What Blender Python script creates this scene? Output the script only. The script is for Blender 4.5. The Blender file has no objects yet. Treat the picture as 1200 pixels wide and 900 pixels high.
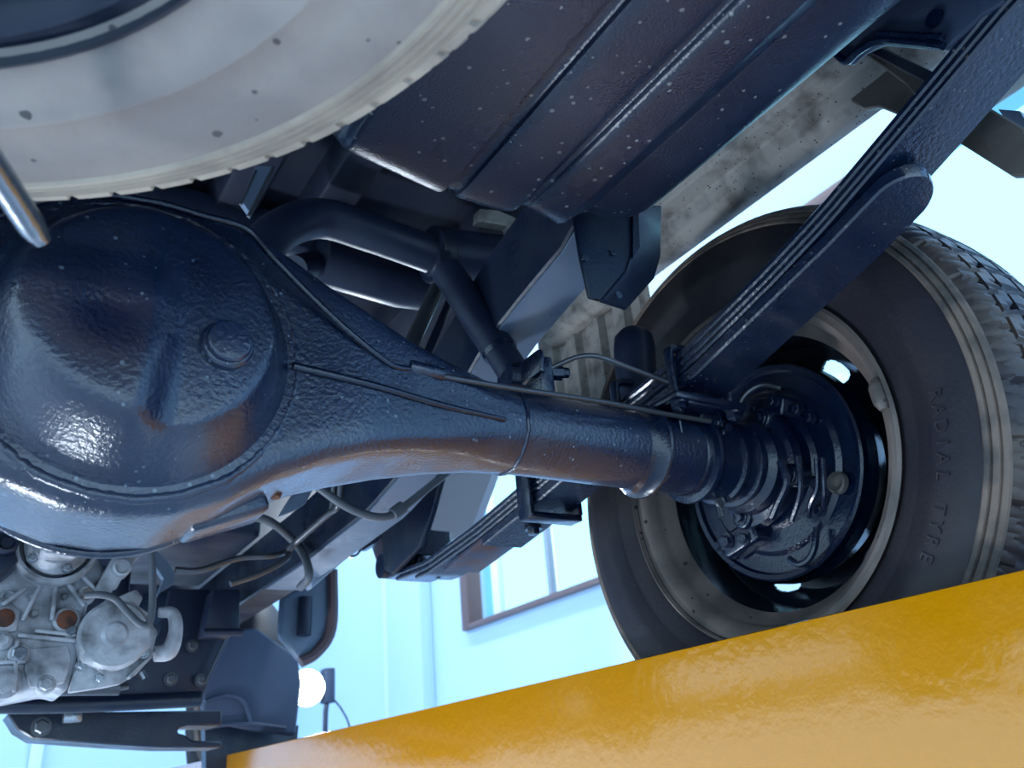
import bpy, bmesh, math, random
from mathutils import Vector, Matrix, noise
random.seed(7)
S = bpy.context.scene
C = S.collection
PI = math.pi
# ---------------------------------------------------------------- camera (origin of the layout frame sits H above the floor)
H = 1.6
O = Vector((0, 0, H))
ROWS = ((0.844308, 0.153577, 0.513379), (-0.529346, 0.387955, 0.754509), (-0.083293, -0.908793, 0.408849))
F = 1017.0
cam_d = bpy.data.cameras.new('camera'); cam = bpy.data.objects.new('camera', cam_d); C.objects.link(cam)
cam.matrix_world = Matrix.Translation(O) @ Matrix([(r[0], -r[1], -r[2]) for r in ROWS]).to_4x4()
cam_d.sensor_width = 36; cam_d.sensor_fit = 'HORIZONTAL'; cam_d.lens = 36 * F / 1200
cam_d.clip_start = 0.02; cam_d.dof.use_dof = True; cam_d.dof.focus_distance = 0.92; cam_d.dof.aperture_fstop = 9
S.camera = cam
# ---------------------------------------------------------------- world, exposure
W = bpy.data.worlds.new('sky'); S.world = W; W.use_nodes = True
W.node_tree.nodes['Background'].inputs[0].default_value = (0.50, 0.76, 1.0, 1)
W.node_tree.nodes['Background'].inputs[1].default_value = 2.1
S.view_settings.view_transform = 'Standard'; S.view_settings.look = 'None'
S.view_settings.exposure = 0.25; S.view_settings.gamma = 1
def area(name, loc, rot, sx, sy, power, col=(0.8, 0.92, 1)):
    l = bpy.data.lights.new(name, 'AREA'); l.shape = 'RECTANGLE'; l.size = sx; l.size_y = sy; l.energy = power; l.color = col
    o = bpy.data.objects.new(name, l); C.objects.link(o); o.location = Vector(loc) + O; o.rotation_euler = rot
    return o

# ---------------------------------------------------------------- helpers
def ray(px, py):
    d = ((px - 600) / F, (py - 450) / F, 1.0)
    return Vector([sum(r[i] * d[i] for i in range(3)) for r in ROWS])
def P(px, py, X=None, Y=None, Z=None, D=None):
    r = ray(px, py)
    k = X / r[0] if X is not None else Y / r[1] if Y is not None else Z / r[2] if Z is not None else D
    return r * k
def mat(name, col, rough=0.5, metal=0.0, bump=0.0, bscale=200, col2=None, cscale=8, dust=0.0, dustcol=(0.35, 0.33, 0.3), dscale=160, coat=0.0, emit=None, rvar=0.0, spec=0.5, cthr=(0.42, 0.62), bdist=0.002):
    m = bpy.data.materials.new(name); m.use_nodes = True
    nt = m.node_tree; N = nt.nodes; L = nt.links; b = N['Principled BSDF']
    b.inputs['Base Color'].default_value = (*col, 1); b.inputs['Roughness'].default_value = rough
    b.inputs['Metallic'].default_value = metal; b.inputs['Coat Weight'].default_value = coat; b.inputs['Coat Roughness'].default_value = 0.12
    b.inputs['Specular IOR Level'].default_value = spec
    tc = N.new('ShaderNodeTexCoord')
    def nz(scale, det=4):
        n = N.new('ShaderNodeTexNoise'); n.inputs['Scale'].default_value = scale; n.inputs['Detail'].default_value = det
        L.new(tc.outputs['Object'], n.inputs['Vector']); return n
    cur = None
    if col2:
        n = nz(cscale, 6); r = N.new('ShaderNodeValToRGB'); r.color_ramp.elements[0].position = cthr[0]; r.color_ramp.elements[1].position = cthr[1]
        r.color_ramp.elements[0].color = (*col, 1); r.color_ramp.elements[1].color = (*col2, 1)
        L.new(n.outputs['Fac'], r.inputs[0]); cur = r.outputs[0]
    if dust:
        v = N.new('ShaderNodeTexVoronoi'); v.inputs['Scale'].default_value = dscale; L.new(tc.outputs['Object'], v.inputs['Vector'])
        sc = N.new('ShaderNodeSeparateColor'); L.new(v.outputs['Color'], sc.inputs[0])
        sz = N.new('ShaderNodeMath'); sz.operation = 'MULTIPLY'; sz.inputs[1].default_value = 0.42; L.new(sc.outputs[1], sz.inputs[0])
        s1 = N.new('ShaderNodeMath'); s1.operation = 'LESS_THAN'; L.new(v.outputs['Distance'], s1.inputs[0]); L.new(sz.outputs[0], s1.inputs[1])
        s2 = N.new('ShaderNodeMath'); s2.operation = 'LESS_THAN'; s2.inputs[1].default_value = dust * 0.22; L.new(sc.outputs[0], s2.inputs[0])
        mu = N.new('ShaderNodeMath'); mu.operation = 'MULTIPLY'; L.new(s1.outputs[0], mu.inputs[0]); L.new(s2.outputs[0], mu.inputs[1])
        mx = N.new('ShaderNodeMix'); mx.data_type = 'RGBA'; L.new(mu.outputs[0], mx.inputs[0])
        if cur: L.new(cur, mx.inputs[6])
        else: mx.inputs[6].default_value = (*col, 1)
        mx.inputs[7].default_value = (*dustcol, 1); cur = mx.outputs[2]
    if cur: L.new(cur, b.inputs['Base Color'])
    if rvar:
        n = nz(cscale * 1.7, 5); mr = N.new('ShaderNodeMapRange'); mr.inputs[3].default_value = max(0.03, rough - rvar); mr.inputs[4].default_value = min(1, rough + rvar)
        mr.inputs[1].default_value = 0.3; mr.inputs[2].default_value = 0.7
        L.new(n.outputs['Fac'], mr.inputs[0]); L.new(mr.outputs[0], b.inputs['Roughness'])
    if bump:
        n = nz(bscale, 3); bp = N.new('ShaderNodeBump'); bp.inputs['Strength'].default_value = bump; bp.inputs['Distance'].default_value = bdist
        L.new(n.outputs['Fac'], bp.inputs['Height']); L.new(bp.outputs[0], b.inputs['Normal'])
    if emit:
        b.inputs['Emission Color'].default_value = (*emit[0], 1); b.inputs['Emission Strength'].default_value = emit[1]
    return m
M = {}
M['black'] = mat('black_underseal', (0.004, 0.012, 0.040), 0.27, coat=0.35, bump=0.5, bscale=260, col2=(0.010, 0.024, 0.062), cscale=9, dust=0.25, dustcol=(0.12, 0.16, 0.2), dscale=240, rvar=0.08, spec=0.9)
M['black2'] = mat('black_gloss_paint', (0.002, 0.008, 0.028), 0.22, coat=0.3, bump=0.35, bscale=300, rvar=0.08, cscale=20, spec=0.6)
M['tank'] = mat('tank_black_paint', (0.008, 0.016, 0.042), 0.30, bump=0.3, bscale=420, spec=0.8, col2=(0.016, 0.026, 0.055), cscale=6, dust=0.44, dustcol=(0.20, 0.21, 0.22), dscale=190, rvar=0.1)
M['frame'] = mat('frame_black_paint', (0.004, 0.010, 0.030), 0.36, bump=0.2, bscale=150, rvar=0.1, col2=(0.013, 0.02, 0.034), cscale=12)
M['matte'] = mat('dark_matte_metal', (0.010, 0.017, 0.040), 0.45, bump=0.15, bscale=90, rvar=0.1)
M['floorpan'] = mat('floor_pan_paint', (0.009, 0.014, 0.030), 0.5, spec=0.25, bump=0.2, bscale=60, col2=(0.020, 0.023, 0.036), cscale=5)
M['rubber'] = mat('tyre_rubber', (0.017, 0.014, 0.022), 0.6, bump=0.25, bscale=180, col2=(0.034, 0.027, 0.028), cscale=7, rvar=0.1)
M['tread'] = mat('tread_rubber', (0.024, 0.020, 0.028), 0.45, bump=0.2, bscale=200, col2=(0.095, 0.068, 0.055), cscale=14)
M['mudrib'] = mat('dusty_shoulder', (0.22, 0.158, 0.125), 0.75, bump=0.3, bscale=240, col2=(0.06, 0.055, 0.055), cscale=18)
M['duststyre'] = mat('dusty_spare_rubber', (0.37, 0.315, 0.285), 0.8, bump=0.35, bscale=90, col2=(0.26, 0.222, 0.208), cscale=9, dust=0.35, dustcol=(0.10, 0.09, 0.09), dscale=130)
M['dustshoulder'] = mat('dusty_spare_shoulder', (0.52, 0.43, 0.34), 0.85, bump=0.25, bscale=150, col2=(0.32, 0.265, 0.215), cscale=12)
M['rim'] = mat('brown_dusty_steel', (0.22, 0.168, 0.145), 0.5, bump=0.15, bscale=120, col2=(0.10, 0.083, 0.075), cscale=10, rvar=0.12, dust=0.34, dustcol=(0.03, 0.02, 0.02), dscale=120)
M['rimblack'] = mat('rim_wet_black', (0.006, 0.009, 0.016), 0.2, bump=0.1, bscale=60, rvar=0.06, spec=0.6)
M['zincdark'] = mat('dull_brown_grey_steel', (0.12, 0.108, 0.10), 0.6, bump=0.4, bscale=90, col2=(0.07, 0.064, 0.06), cscale=16)
M['bracketblue'] = mat('blue_black_bracket_paint', (0.035, 0.05, 0.09), 0.35, bump=0.3, bscale=160, rvar=0.1)
M['rusthint'] = mat('blue_steel_with_rust', (0.05, 0.06, 0.10), 0.4, bump=0.3, bscale=160, col2=(0.10, 0.045, 0.03), cscale=18)
M['wall2'] = mat('pale_trim_paint', (0.54, 0.68, 0.86), 0.6)
M['zinc'] = mat('grey_galvanised', (0.34, 0.31, 0.285), 0.6, bump=0.5, bscale=90, col2=(0.12, 0.108, 0.10), cscale=26, dust=0.6, dustcol=(0.06, 0.05, 0.045), dscale=260, cthr=(0.45, 0.7))
M['bluegrey'] = mat('blue_grey_paint_and_sheen', (0.13, 0.18, 0.26), 0.35, bump=0.1, bscale=40, rvar=0.1)  # paint colour; on the rail underside it stands for reflected light
M['bare'] = mat('cast_aluminium', (0.52, 0.52, 0.56), 0.45, metal=0.1, bump=0.7, bscale=110, col2=(0.12, 0.125, 0.14), cscale=26, rvar=0.1, cthr=(0.42, 0.72))
M['steel'] = mat('pipe_steel', (0.10, 0.105, 0.12), 0.3, metal=0.6, bump=0.1, bscale=80)
M['bright'] = mat('bright_steel', (0.32, 0.34, 0.38), 0.25, metal=0.9, bump=0.2, bscale=160)
M['cable'] = mat('grey_cable_sheath', (0.10, 0.11, 0.13), 0.5)
M['rust'] = mat('rusty_steel', (0.16, 0.05, 0.025), 0.8, bump=0.3, bscale=200, col2=(0.05, 0.025, 0.02), cscale=40)
M['yellow'] = mat('yellow_gloss_paint', (0.74, 0.27, 0.0), 0.16, bump=0.30, bscale=60, rvar=0.05, cscale=3, coat=0.5, dust=0.30, dustcol=(0.3, 0.1, 0.01), dscale=14, bdist=0.003)
M['wall'] = mat('pale_blue_wall_paint', (0.41, 0.585, 0.80), 0.7, bump=0.05, bscale=30)
M['ceil'] = mat('white_ceiling', (0.75, 0.82, 0.86), 0.8)
M['floor'] = mat('grey_epoxy_floor', (0.48, 0.52, 0.56), 0.35, bump=0.05, bscale=20, col2=(0.40, 0.44, 0.49), cscale=1.2)
M['brown'] = mat('brown_window_frame', (0.13, 0.085, 0.09), 0.5)
M['white'] = mat('white_frame', (0.75, 0.82, 0.86), 0.5)
M['glow2'] = mat('added_flood_glow', (1, 1, 1), 0.5, emit=((0.75, 0.88, 1), 14))  # glowing face of the added floor floodlight
M['glow'] = mat('lamp_glow', (1, 1, 1), 0.5, emit=((0.75, 0.88, 1), 60))
M['grey'] = mat('pale_grey_panel', (0.29, 0.34, 0.42), 0.4, bump=0.05, bscale=20)
M['liner'] = mat('liner_plastic', (0.04, 0.055, 0.10), 0.5, bump=0.1, bscale=30)
M['spring'] = mat('spring_black_paint', (0.004, 0.011, 0.034), 0.28, coat=0.6, bump=0.5, bscale=210, rvar=0.1, spec=0.7, dust=0.38, dustcol=(0.10, 0.10, 0.11), dscale=240)
g = bpy.data.materials.new('window_glass'); g.use_nodes = True
b = g.node_tree.nodes['Principled BSDF']; b.inputs['Transmission Weight'].default_value = 1; b.inputs['Roughness'].default_value = 0.0; b.inputs['IOR'].default_value = 1.1; b.inputs['Base Color'].default_value = (0.60, 0.95, 1, 1)
M['glass'] = g

def props(o, label=None, cat=None, group=None, kind=None):
    if label: o['label'] = label
    if cat: o['category'] = cat
    if group: o['group'] = group
    if kind: o['kind'] = kind
    return o
def thing(name, base, label, cat, group=None, kind=None):
    o = bpy.data.objects.new(name, None); o.empty_display_size = 0.05; C.objects.link(o)
    o.location = Vector(base) + O
    return props(o, label, cat, group, kind)
def wloc(o):
    v = Vector((0, 0, 0))
    while o: v = v + o.location; o = o.parent
    return v
def obj(name, bm, m, parent=None, smooth=38, mats=None, label=None, cat=None, group=None, kind=None):
    """link bm (layout coordinates) as ONE mesh; origin at its base (top level) or at its parent's origin"""
    bmesh.ops.recalc_face_normals(bm, faces=bm.faces)
    if smooth:
        a = math.radians(smooth)
        for f in bm.faces: f.smooth = True
        for e in bm.edges:
            if len(e.link_faces) == 2 and e.calc_face_angle(0) > a: e.smooth = False
    me = bpy.data.meshes.new(name)
    if parent: org = wloc(parent) - O
    else:
        vs = [v.co for v in bm.verts]
        org = Vector(((min(v.x for v in vs) + max(v.x for v in vs)) / 2, (min(v.y for v in vs) + max(v.y for v in vs)) / 2, min(v.z for v in vs)))
    bmesh.ops.translate(bm, verts=bm.verts, vec=-org)
    bm.to_mesh(me); bm.free()
    for k in (mats or [m]): me.materials.append(M[k])
    o = bpy.data.objects.new(name, me); C.objects.link(o)
    if parent: o.parent = parent
    else: o.location = org + O
    return props(o, label, cat, group, kind)
B = bmesh.new
def catmull(pts, n=6):
    pts = [Vector(p) for p in pts]
    if len(pts) < 3: return pts
    out = []
    q = [2 * pts[0] - pts[1]] + pts + [2 * pts[-1] - pts[-2]]
    for i in range(1, len(q) - 2):
        for k in range(n):
            t = k / n; a, b_, c, d = q[i - 1], q[i], q[i + 1], q[i + 2]
            out.append(0.5 * (2 * b_ + (c - a) * t + (2 * a - 5 * b_ + 4 * c - d) * t * t + (3 * b_ - a - 3 * c + d) * t ** 3))
    return out + [pts[-1]]
def loft(bm, rings, close=True, caps=True):
    R = [[bm.verts.new(p) for p in r] for r in rings]
    for a, b_ in zip(R, R[1:]):
        n = len(a)
        for i in range(n if close else n - 1):
            try: bm.faces.new((a[i], a[(i + 1) % n], b_[(i + 1) % n], b_[i]))
            except ValueError: pass
    if caps and close:
        for r in (R[0], R[-1]):
            try: bm.faces.new(r)
            except ValueError: pass
    return R
def tube(bm, pts, r, n=10, sm=6):
    """r: number or list per given point"""
    pts0 = [Vector(p) for p in pts]
    rs = r if isinstance(r, (list, tuple)) else [r] * len(pts0)
    path = catmull(pts0, sm) if sm and len(pts0) > 2 else pts0
    k = (len(path) - 1) / (len(pts0) - 1)
    up = None; rings = []
    for i, p in enumerate(path):
        t = (path[min(i + 1, len(path) - 1)] - path[max(i - 1, 0)]).normalized()
        if up is None: up = t.orthogonal().normalized()
        up = (up - up.dot(t) * t).normalized(); s = t.cross(up)
        u = i / k; j = min(int(u), len(rs) - 2); rr = rs[j] + (rs[j + 1] - rs[j]) * (u - j)
        rings.append([p + rr * (math.cos(a) * up + math.sin(a) * s) for a in [2 * PI * q / n for q in range(n)]])
    loft(bm, rings); return bm
def frame_of(axis):
    a = Vector(axis).normalized(); u = Vector((0, 0, 1)) if abs(a.z) < 0.9 else Vector((1, 0, 0))
    u = (u - u.dot(a) * a).normalized(); return a, u, a.cross(u)
def lathe(bm, prof, org, axis=(1, 0, 0), n=48, fn=None, mi=None, caps=False):
    a, u, w = frame_of(axis); org = Vector(org); rings = []
    for j, (h, r) in enumerate(prof):
        ring = []
        for i in range(n):
            t = 2 * PI * i / n; rr, hh = (r, h) if fn is None else fn(j, h, r, t)
            ring.append(org + a * hh + rr * (math.cos(t) * u + math.sin(t) * w))
        rings.append(ring)
    R = loft(bm, rings, caps=caps)
    return R
def prism(bm, pts, off):
    off = Vector(off); a = [bm.verts.new(Vector(p)) for p in pts]; b_ = [bm.verts.new(Vector(p) + off) for p in pts]
    n = len(a); bm.faces.new(a); bm.faces.new(b_[::-1])
    for i in range(n): bm.faces.new((a[i], b_[i], b_[(i + 1) % n], a[(i + 1) % n]))
    return bm
def box(bm, c, s, rot=None):
    c = Vector(c); h = Vector(s) / 2; R = rot or Matrix.Identity(3)
    v = [bm.verts.new(c + R @ Vector((h.x * x, h.y * y, h.z * z))) for x in (-1, 1) for y in (-1, 1) for z in (-1, 1)]
    for f in ((0, 1, 3, 2), (4, 6, 7, 5), (0, 4, 5, 1), (2, 3, 7, 6), (0, 2, 6, 4), (1, 5, 7, 3)): bm.faces.new([v[i] for i in f])
    return bm
def bev(bm, w=0.003, seg=2, ang=30):
    bmesh.ops.recalc_face_normals(bm, faces=bm.faces)
    es = [e for e in bm.edges if len(e.link_faces) == 2 and e.calc_face_angle(0) > math.radians(ang)]
    if es: bmesh.ops.bevel(bm, geom=es, offset=w, segments=seg, profile=0.5, affect='EDGES', clamp_overlap=True)
    return bm
def bolt(bm, c, axis, r=0.008, h=0.006, washer=True):
    a, u, w = frame_of(axis); c = Vector(c)
    if washer: lathe(bm, [(0, r * 1.4), (h * 0.3, r * 1.4)], c, axis, 14, caps=True)
    lathe(bm, [(0, r), (h * 0.85, r), (h, r * 0.8)], c, axis, 6, caps=True)
def rz(a): return Matrix.Rotation(a, 3, 'Z')
def ry(a): return Matrix.Rotation(a, 3, 'Y')
def rx(a): return Matrix.Rotation(a, 3, 'X')
def interp(tab, x):
    if x <= tab[0][0]: return tab[0][1:]
    for a, b_ in zip(tab, tab[1:]):
        if x <= b_[0]:
            t = (x - a[0]) / (b_[0] - a[0]); t = t * t * (3 - 2 * t) if False else t
            return tuple(a[i] + (b_[i] - a[i]) * t for i in range(1, len(a)))
    return tab[-1][1:]
def sstep(a, b_, x):
    t = max(0, min(1, (x - a) / (b_ - a))); return t * t * (3 - 2 * t)

# ================================================================ the setting
XW = 3.6; YF = 11.0; ZC = 5.0; XL = -7.0; YB = -6.0
obj('floor', box(B(), ((XW + XL) / 2, (YF + YB) / 2, -H - 0.1), (XW - XL + 0.6, YF - YB + 0.6, 0.2)), 'floor', kind='structure', smooth=0)
obj('ceiling', box(B(), ((XW + XL) / 2, (YF + YB) / 2, ZC + 0.1), (XW - XL + 0.6, YF - YB + 0.6, 0.2)), 'ceil', kind='structure', smooth=0)
wx = XW + 0.15
wy0, wy1, wz0, wz1 = 0.5, 6.25, 1.08, 2.64      # window opening in the right wall
bm = B()
box(bm, (wx, (YB + wy0) / 2, (ZC - H) / 2), (0.3, wy0 - YB, ZC + H))
box(bm, (wx, (wy1 + YF) / 2, (ZC - H) / 2), (0.3, YF - wy1, ZC + H))
box(bm, (wx, (wy0 + wy1) / 2, (wz0 - H) / 2), (0.3, wy1 - wy0, wz0 + H))
box(bm, (wx, (wy0 + wy1) / 2, (wz1 + ZC) / 2), (0.3, wy1 - wy0, ZC - wz1))
obj('wall_right', bm, 'wall', kind='structure', smooth=0)
obj('wall_front', box(B(), ((XW + XL) / 2, YF + 0.15, (ZC - H) / 2), (XW - XL + 0.6, 0.3, ZC + H)), 'wall', kind='structure', smooth=0)
obj('trim_1', bev(box(B(), (XW - 0.06, 7.19, (ZC - H) / 2), (0.12, 0.69, ZC + H)), 0.01), 'wall', kind='structure')   # pilaster
obj('trim_2', bev(box(B(), (1.05, YF - 0.04, (ZC - H) / 2), (0.12, 0.08, ZC + H)), 0.01), 'wall2', kind='structure')
obj('trim_3', bev(box(B(), (XW - 0.03, 7.66, (ZC - H) / 2), (0.05, 0.20, ZC + H)), 0.01), 'wall2', kind='structure')
obj('baseboard_right', box(B(), (XW - 0.012, (YB + YF) / 2, -H + 0.07), (0.024, YF - YB, 0.14)), 'grey', kind='structure', smooth=0)
win = thing('window_1', (XW + 0.1, (wy0 + wy1) / 2, wz0), None, None, kind='structure')
fr = B()
for (c, s) in (((XW + 0.02, wy1 - 0.055, (wz0 + wz1) / 2), (0.14, 0.11, wz1 - wz0)), ((XW + 0.02, wy0 + 0.055, (wz0 + wz1) / 2), (0.14, 0.11, wz1 - wz0)),
               ((XW + 0.02, (wy0 + wy1) / 2, wz0 + 0.02), (0.14, wy1 - wy0 - 0.22, 0.04)), ((XW + 0.02, (wy0 + wy1) / 2, wz1 - 0.03), (0.14, wy1 - wy0 - 0.22, 0.06))):
    box(fr, c, s)
obj('window_frame', bev(fr, 0.004), 'brown', win)
ys = [wy1 - 0.11, wy1 - 0.38, 5.13, 4.0, 2.87, wy0 + 0.11]
for i, y in enumerate(ys[1:-1]):
    obj('mullion', bev(box(B(), (XW + 0.08, y, (wz0 + wz1) / 2), (0.05, 0.045 if i else 0.10, wz1 - wz0 - 0.11)), 0.004), 'white' if i == 0 else 'grey', win)
for a, b_ in zip(ys, ys[1:]):
    obj('pane', box(B(), (XW + 0.1, (a + b_) / 2, (wz0 + wz1) / 2), (0.008, abs(a - b_) - 0.09, wz1 - wz0 - 0.11)), 'glass', win, smooth=0)
# added strip lamps under the ceiling, unseen, put in for the room light
M['tube'] = mat('added_lamp_tube', (1, 1, 1), 0.4, emit=((0.8, 0.92, 1), 18))
for i, (x, y) in enumerate(((-3.2, 0.5), (-3.2, 4.5), (2.2, 0.5), (2.2, 4.5), (2.2, 8.0), (-3.2, 8.0))):
    t = thing('added_ceiling_light', (x, y, ZC - 0.12), 'added white strip lamp under the ceiling, unseen, ' + ('near left', 'middle left', 'near right', 'middle right', 'far right', 'far left')[i] + ' of the six', 'lamp', 'added strip lamps under the ceiling')
    obj('housing', bev(box(B(), (x, y, ZC - 0.04), (0.35, 2.2, 0.06)), 0.006), 'white', t)
    obj('diffuser', box(B(), (x, y, ZC - 0.09), (0.3, 2.1, 0.03)), 'tube', t, smooth=0)
    area('added_strip_light', (x, y, ZC - 0.13), (0, 0, 0), 0.3, 2.1, 90)

# ================================================================ yellow lift runway (side beam + plate the wheel stands on)
lift = thing('lift_runway', (0.98, 2.0, -H), 'glossy yellow steel runway beam of the vehicle lift, running below the wheel', 'vehicle lift')
XB = 0.80; ZT = 0.127
bm = B(); box(bm, (XB + 0.006, 2.4, (ZT - 0.30) / 2 ), (0.012, 4.7, ZT + 0.30)); bev(bm, 0.003)
obj('side_beam', bm, 'yellow', lift)
obj('top_lip', bev(box(B(), (XB + 0.018, 2.4, ZT - 0.004), (0.022, 4.7, 0.008)), 0.002), 'yellow', lift)
obj('track_plate', box(B(), (XB + 0.30, 2.4, -0.030), (0.56, 4.7, 0.012)), 'matte', lift, smooth=0)
obj('outer_beam', bev(box(B(), (XB + 0.586, 2.4, -0.14), (0.012, 4.7, 0.27)), 0.003), 'yellow', lift)
for y in (0.35, 4.3):
    obj('cross_foot', bev(box(B(), (XB + 0.30, y, -0.07), (0.54, 0.16, 0.06)), 0.006), 'yellow', lift)

# ================================================================ wheels
def tyre_parts(t, org, axis, side, mats_, n=360, letters=None):
    """side +1: the face we see is at h=0, the tyre grows to h=.2 along axis"""
    m_side, m_sh, m_tr = mats_
    sw = [(0.020, 0.212), (0.006, 0.222), (0.000, 0.236), (-0.008, 0.250), (-0.0095, 0.2545), (-0.011, 0.2555), (-0.013, 0.268), (-0.0155, 0.2705), (-0.0165, 0.284), (-0.0150, 0.300), (-0.0125, 0.312), (-0.0085, 0.320)]
    sh = [(-0.0085, 0.320), (-0.0098, 0.322), (-0.0080, 0.3255), (-0.0040, 0.3265), (-0.0065, 0.329), (-0.0030, 0.3335), (0.0005, 0.334), (-0.0010, 0.3365), (0.003, 0.340), (0.0075, 0.3405)]
    if m_sh == 'dustshoulder':
        sw = [(0.020, 0.208), (0.006, 0.221), (0.000, 0.231), (-0.004, 0.245), (-0.0055, 0.2555), (-0.0085, 0.2585), (-0.0085, 0.2605), (-0.0060, 0.2630), (-0.0085, 0.280), (-0.0070, 0.300), (-0.0050, 0.3100)]
        sh = [(-0.0050, 0.3100), (-0.0068, 0.3120), (-0.0060, 0.3150), (-0.0020, 0.3160), (-0.0045, 0.3190), (-0.0030, 0.3215), (0.0010, 0.3225), (-0.0020, 0.3255), (-0.0005, 0.3275), (0.0035, 0.3285), (0.0005, 0.3315), (0.003, 0.3335), (0.0035, 0.3390), (0.0075, 0.3405)]
    bm = B(); lathe(bm, sw, org, axis, 180); obj('sidewall', bm, m_side, t, 60)
    bm = B()
    if m_sh == 'dustshoulder':
        lathe(bm, sh, org, axis, 720, lambda j, h, r, th: (r - 0.006 if j >= 12 and (th / (2 * PI) * 80 + j * 0.35) % 1 < 0.10 else r, h + (0.004 if j >= 12 and (th / (2 * PI) * 80 + j * 0.35) % 1 < 0.10 else 0)))
    else: lathe(bm, sh, org, axis, 180)
    obj('shoulder_ribs', bm, m_sh, t, 25)
    Wd = 0.190
    far = [(Wd - h, r) for h, r in reversed(sw)]
    bm = B(); lathe(bm, [(Wd - 0.0075, 0.3405), (Wd - 0.001, 0.334), (Wd + 0.006, 0.324)] + far, org, axis, 120); obj('outer_sidewall', bm, m_side, t, 60)
    # tread: lugs as geometry, grooves cut between blocks
    tr = [(0.0075, 0.3405), (0.012, 0.3455), (0.018, 0.3500), (0.026, 0.3535), (0.034, 0.3555), (0.0345, 0.3485), (0.040, 0.3485), (0.0405, 0.3565), (0.054, 0.3575), (0.068, 0.358), (0.0685, 0.350), (0.075, 0.350), (0.0755, 0.358), (0.095, 0.3585)]
    tr = tr + [(Wd - h, r) for h, r in reversed(tr[:-1])]
    def fn(j, h, r, th):
        K = len(tr); jj = min(j, K - 1 - j); s = 1 if j < K / 2 else -1
        ph = (th / (2 * PI) * 34 + 0.9 * max(0, 1 - jj / 5) * 0.35 * s) % 1
        if 1 <= jj <= 4:
            d = 0.006 if ph < 0.07 else (0.0028 if 0.25 < ph < 0.30 or 0.48 < ph < 0.53 or 0.74 < ph < 0.79 else 0)
            return r - d, h
        if jj in (0,):
            return r - (0.0015 if ph < 0.07 else 0), h
        if 7 <= jj <= 9 or jj >= 12:
            p2 = (ph + jj * 0.13) % 1
            return r - (0.006 if p2 < 0.1 or 0.5 < p2 < 0.6 else 0), h
        return r, h
    bm = B(); lathe(bm, tr, org, axis, n * 2, fn); obj('tread', bm, m_tr, t, 30)
def rim_parts(t, org, axis, black=False):
    m1 = 'rimblack' if black else 'rim'
    bm = B()   # flange and barrel seen from the inboard side
    prof = [(0.017, 0.208), (0.002, 0.214), (-0.004, 0.2225), (-0.001, 0.2265), (0.006, 0.2230), (0.007, 0.2185), (0.004, 0.2120), (0.010, 0.203), (0.024, 0.1995), (0.034, 0.197), (0.044, 0.183), (0.075, 0.178), (0.100, 0.176)]
    lathe(bm, prof[2:], org, axis, 96); obj('rim_flange', bm, 'matte' if black else 'rim', t, 50)
    bm = B(); lathe(bm, [(0.100, 0.176), (0.118, 0.178), (0.140, 0.196), (0.165, 0.199), (0.182, 0.212), (0.196, 0.222), (0.198, 0.228)], org, axis, 96); obj('rim_outer_flange', bm, 'matte' if black else 'rim', t, 50)
def disc_with_holes(bm, org, axis, a0, r_out=0.178):
    """pressed wheel disc: outer conical band with oval see-through holes, real sheet thickness"""
    A, u, w = frame_of(axis); org = Vector(org)
    n = 480; nh = 6; rr = [0.03, 0.055, 0.075, 0.090, 0.105, 0.118, 0.126] + [0.126 + 0.0013 * k for k in range(1, 31)] + [0.172, 0.178]
    def hh(r): return 0.112 + 0.018 * sstep(0.075, 0.13, r) - 0.030 * sstep(0.15, 0.178, r)
    grid = {}
    def vert(j, i, off):
        k = (j, i % n, off)
        if k not in grid:
            t = 2 * PI * i / n; r = rr[j]
            grid[k] = bm.verts.new(org + A * (hh(r) + off) + r * (math.cos(t) * u + math.sin(t) * w))
        return grid[k]
    def hole(j, i):
        t = 2 * PI * (i + 0.5) / n; r = (rr[j] + rr[j + 1]) / 2
        for k in range(nh):
            c = a0 + 2 * PI * k / nh; d = (t - c + PI) % (2 * PI) - PI
            if (d * 0.146 / 0.0240) ** 2 + ((r - 0.1465) / 0.0160) ** 2 < 1: return True
        return False
    keep = {(j, i) for j in range(len(rr) - 1) for i in range(n) if not hole(j, i)}
    for j, i in keep:
        for off in (0, 0.0045): bm.faces.new((vert(j, i, off), vert(j, i + 1, off), vert(j + 1, i + 1, off), vert(j + 1, i, off)))
    for j, i in keep:
        for (dj, di, e) in ((1, 0, ((j + 1, i), (j + 1, i + 1))), (-1, 0, ((j, i + 1), (j, i))), (0, 1, ((j, i + 1), (j + 1, i + 1))), (0, -1, ((j + 1, i), (j, i)))):
            q = (j + dj, (i + di) % n)
            if q not in keep and 0 <= q[0] < len(rr) - 1 or (q not in keep and q[0] < 0):
                (ja, ia), (jb, ib) = e
                try: bm.faces.new((vert(ja, ia, 0), vert(jb, ib, 0), vert(jb, ib, 0.0045), vert(ja, ia, 0.0045)))
                except ValueError: pass
AX = Vector((0, 0.735, 0.339))            # rear axle line (any x)
W0 = Vector((0.853, 0.735, 0.339))
wt = thing('wheel', (0.94, 0.735, -0.02), 'black tyre on a brown steel rim, on the axle end behind the yellow beam', 'wheel')
tyre_parts(wt, W0, (1, 0, 0), 1, ('rubber', 'mudrib', 'tread'))
rim_parts(wt, W0, (1, 0, 0))
hv = P(972, 433, X=0.97) - AX; hang = math.atan2(hv.y, hv.z)   # lathe frame: u = z, w = axis x u = -y
bm = B(); disc_with_holes(bm, W0, (1, 0, 0), -hang)
obj('wheel_disc', bm, 'rimblack', wt, 40)
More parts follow.
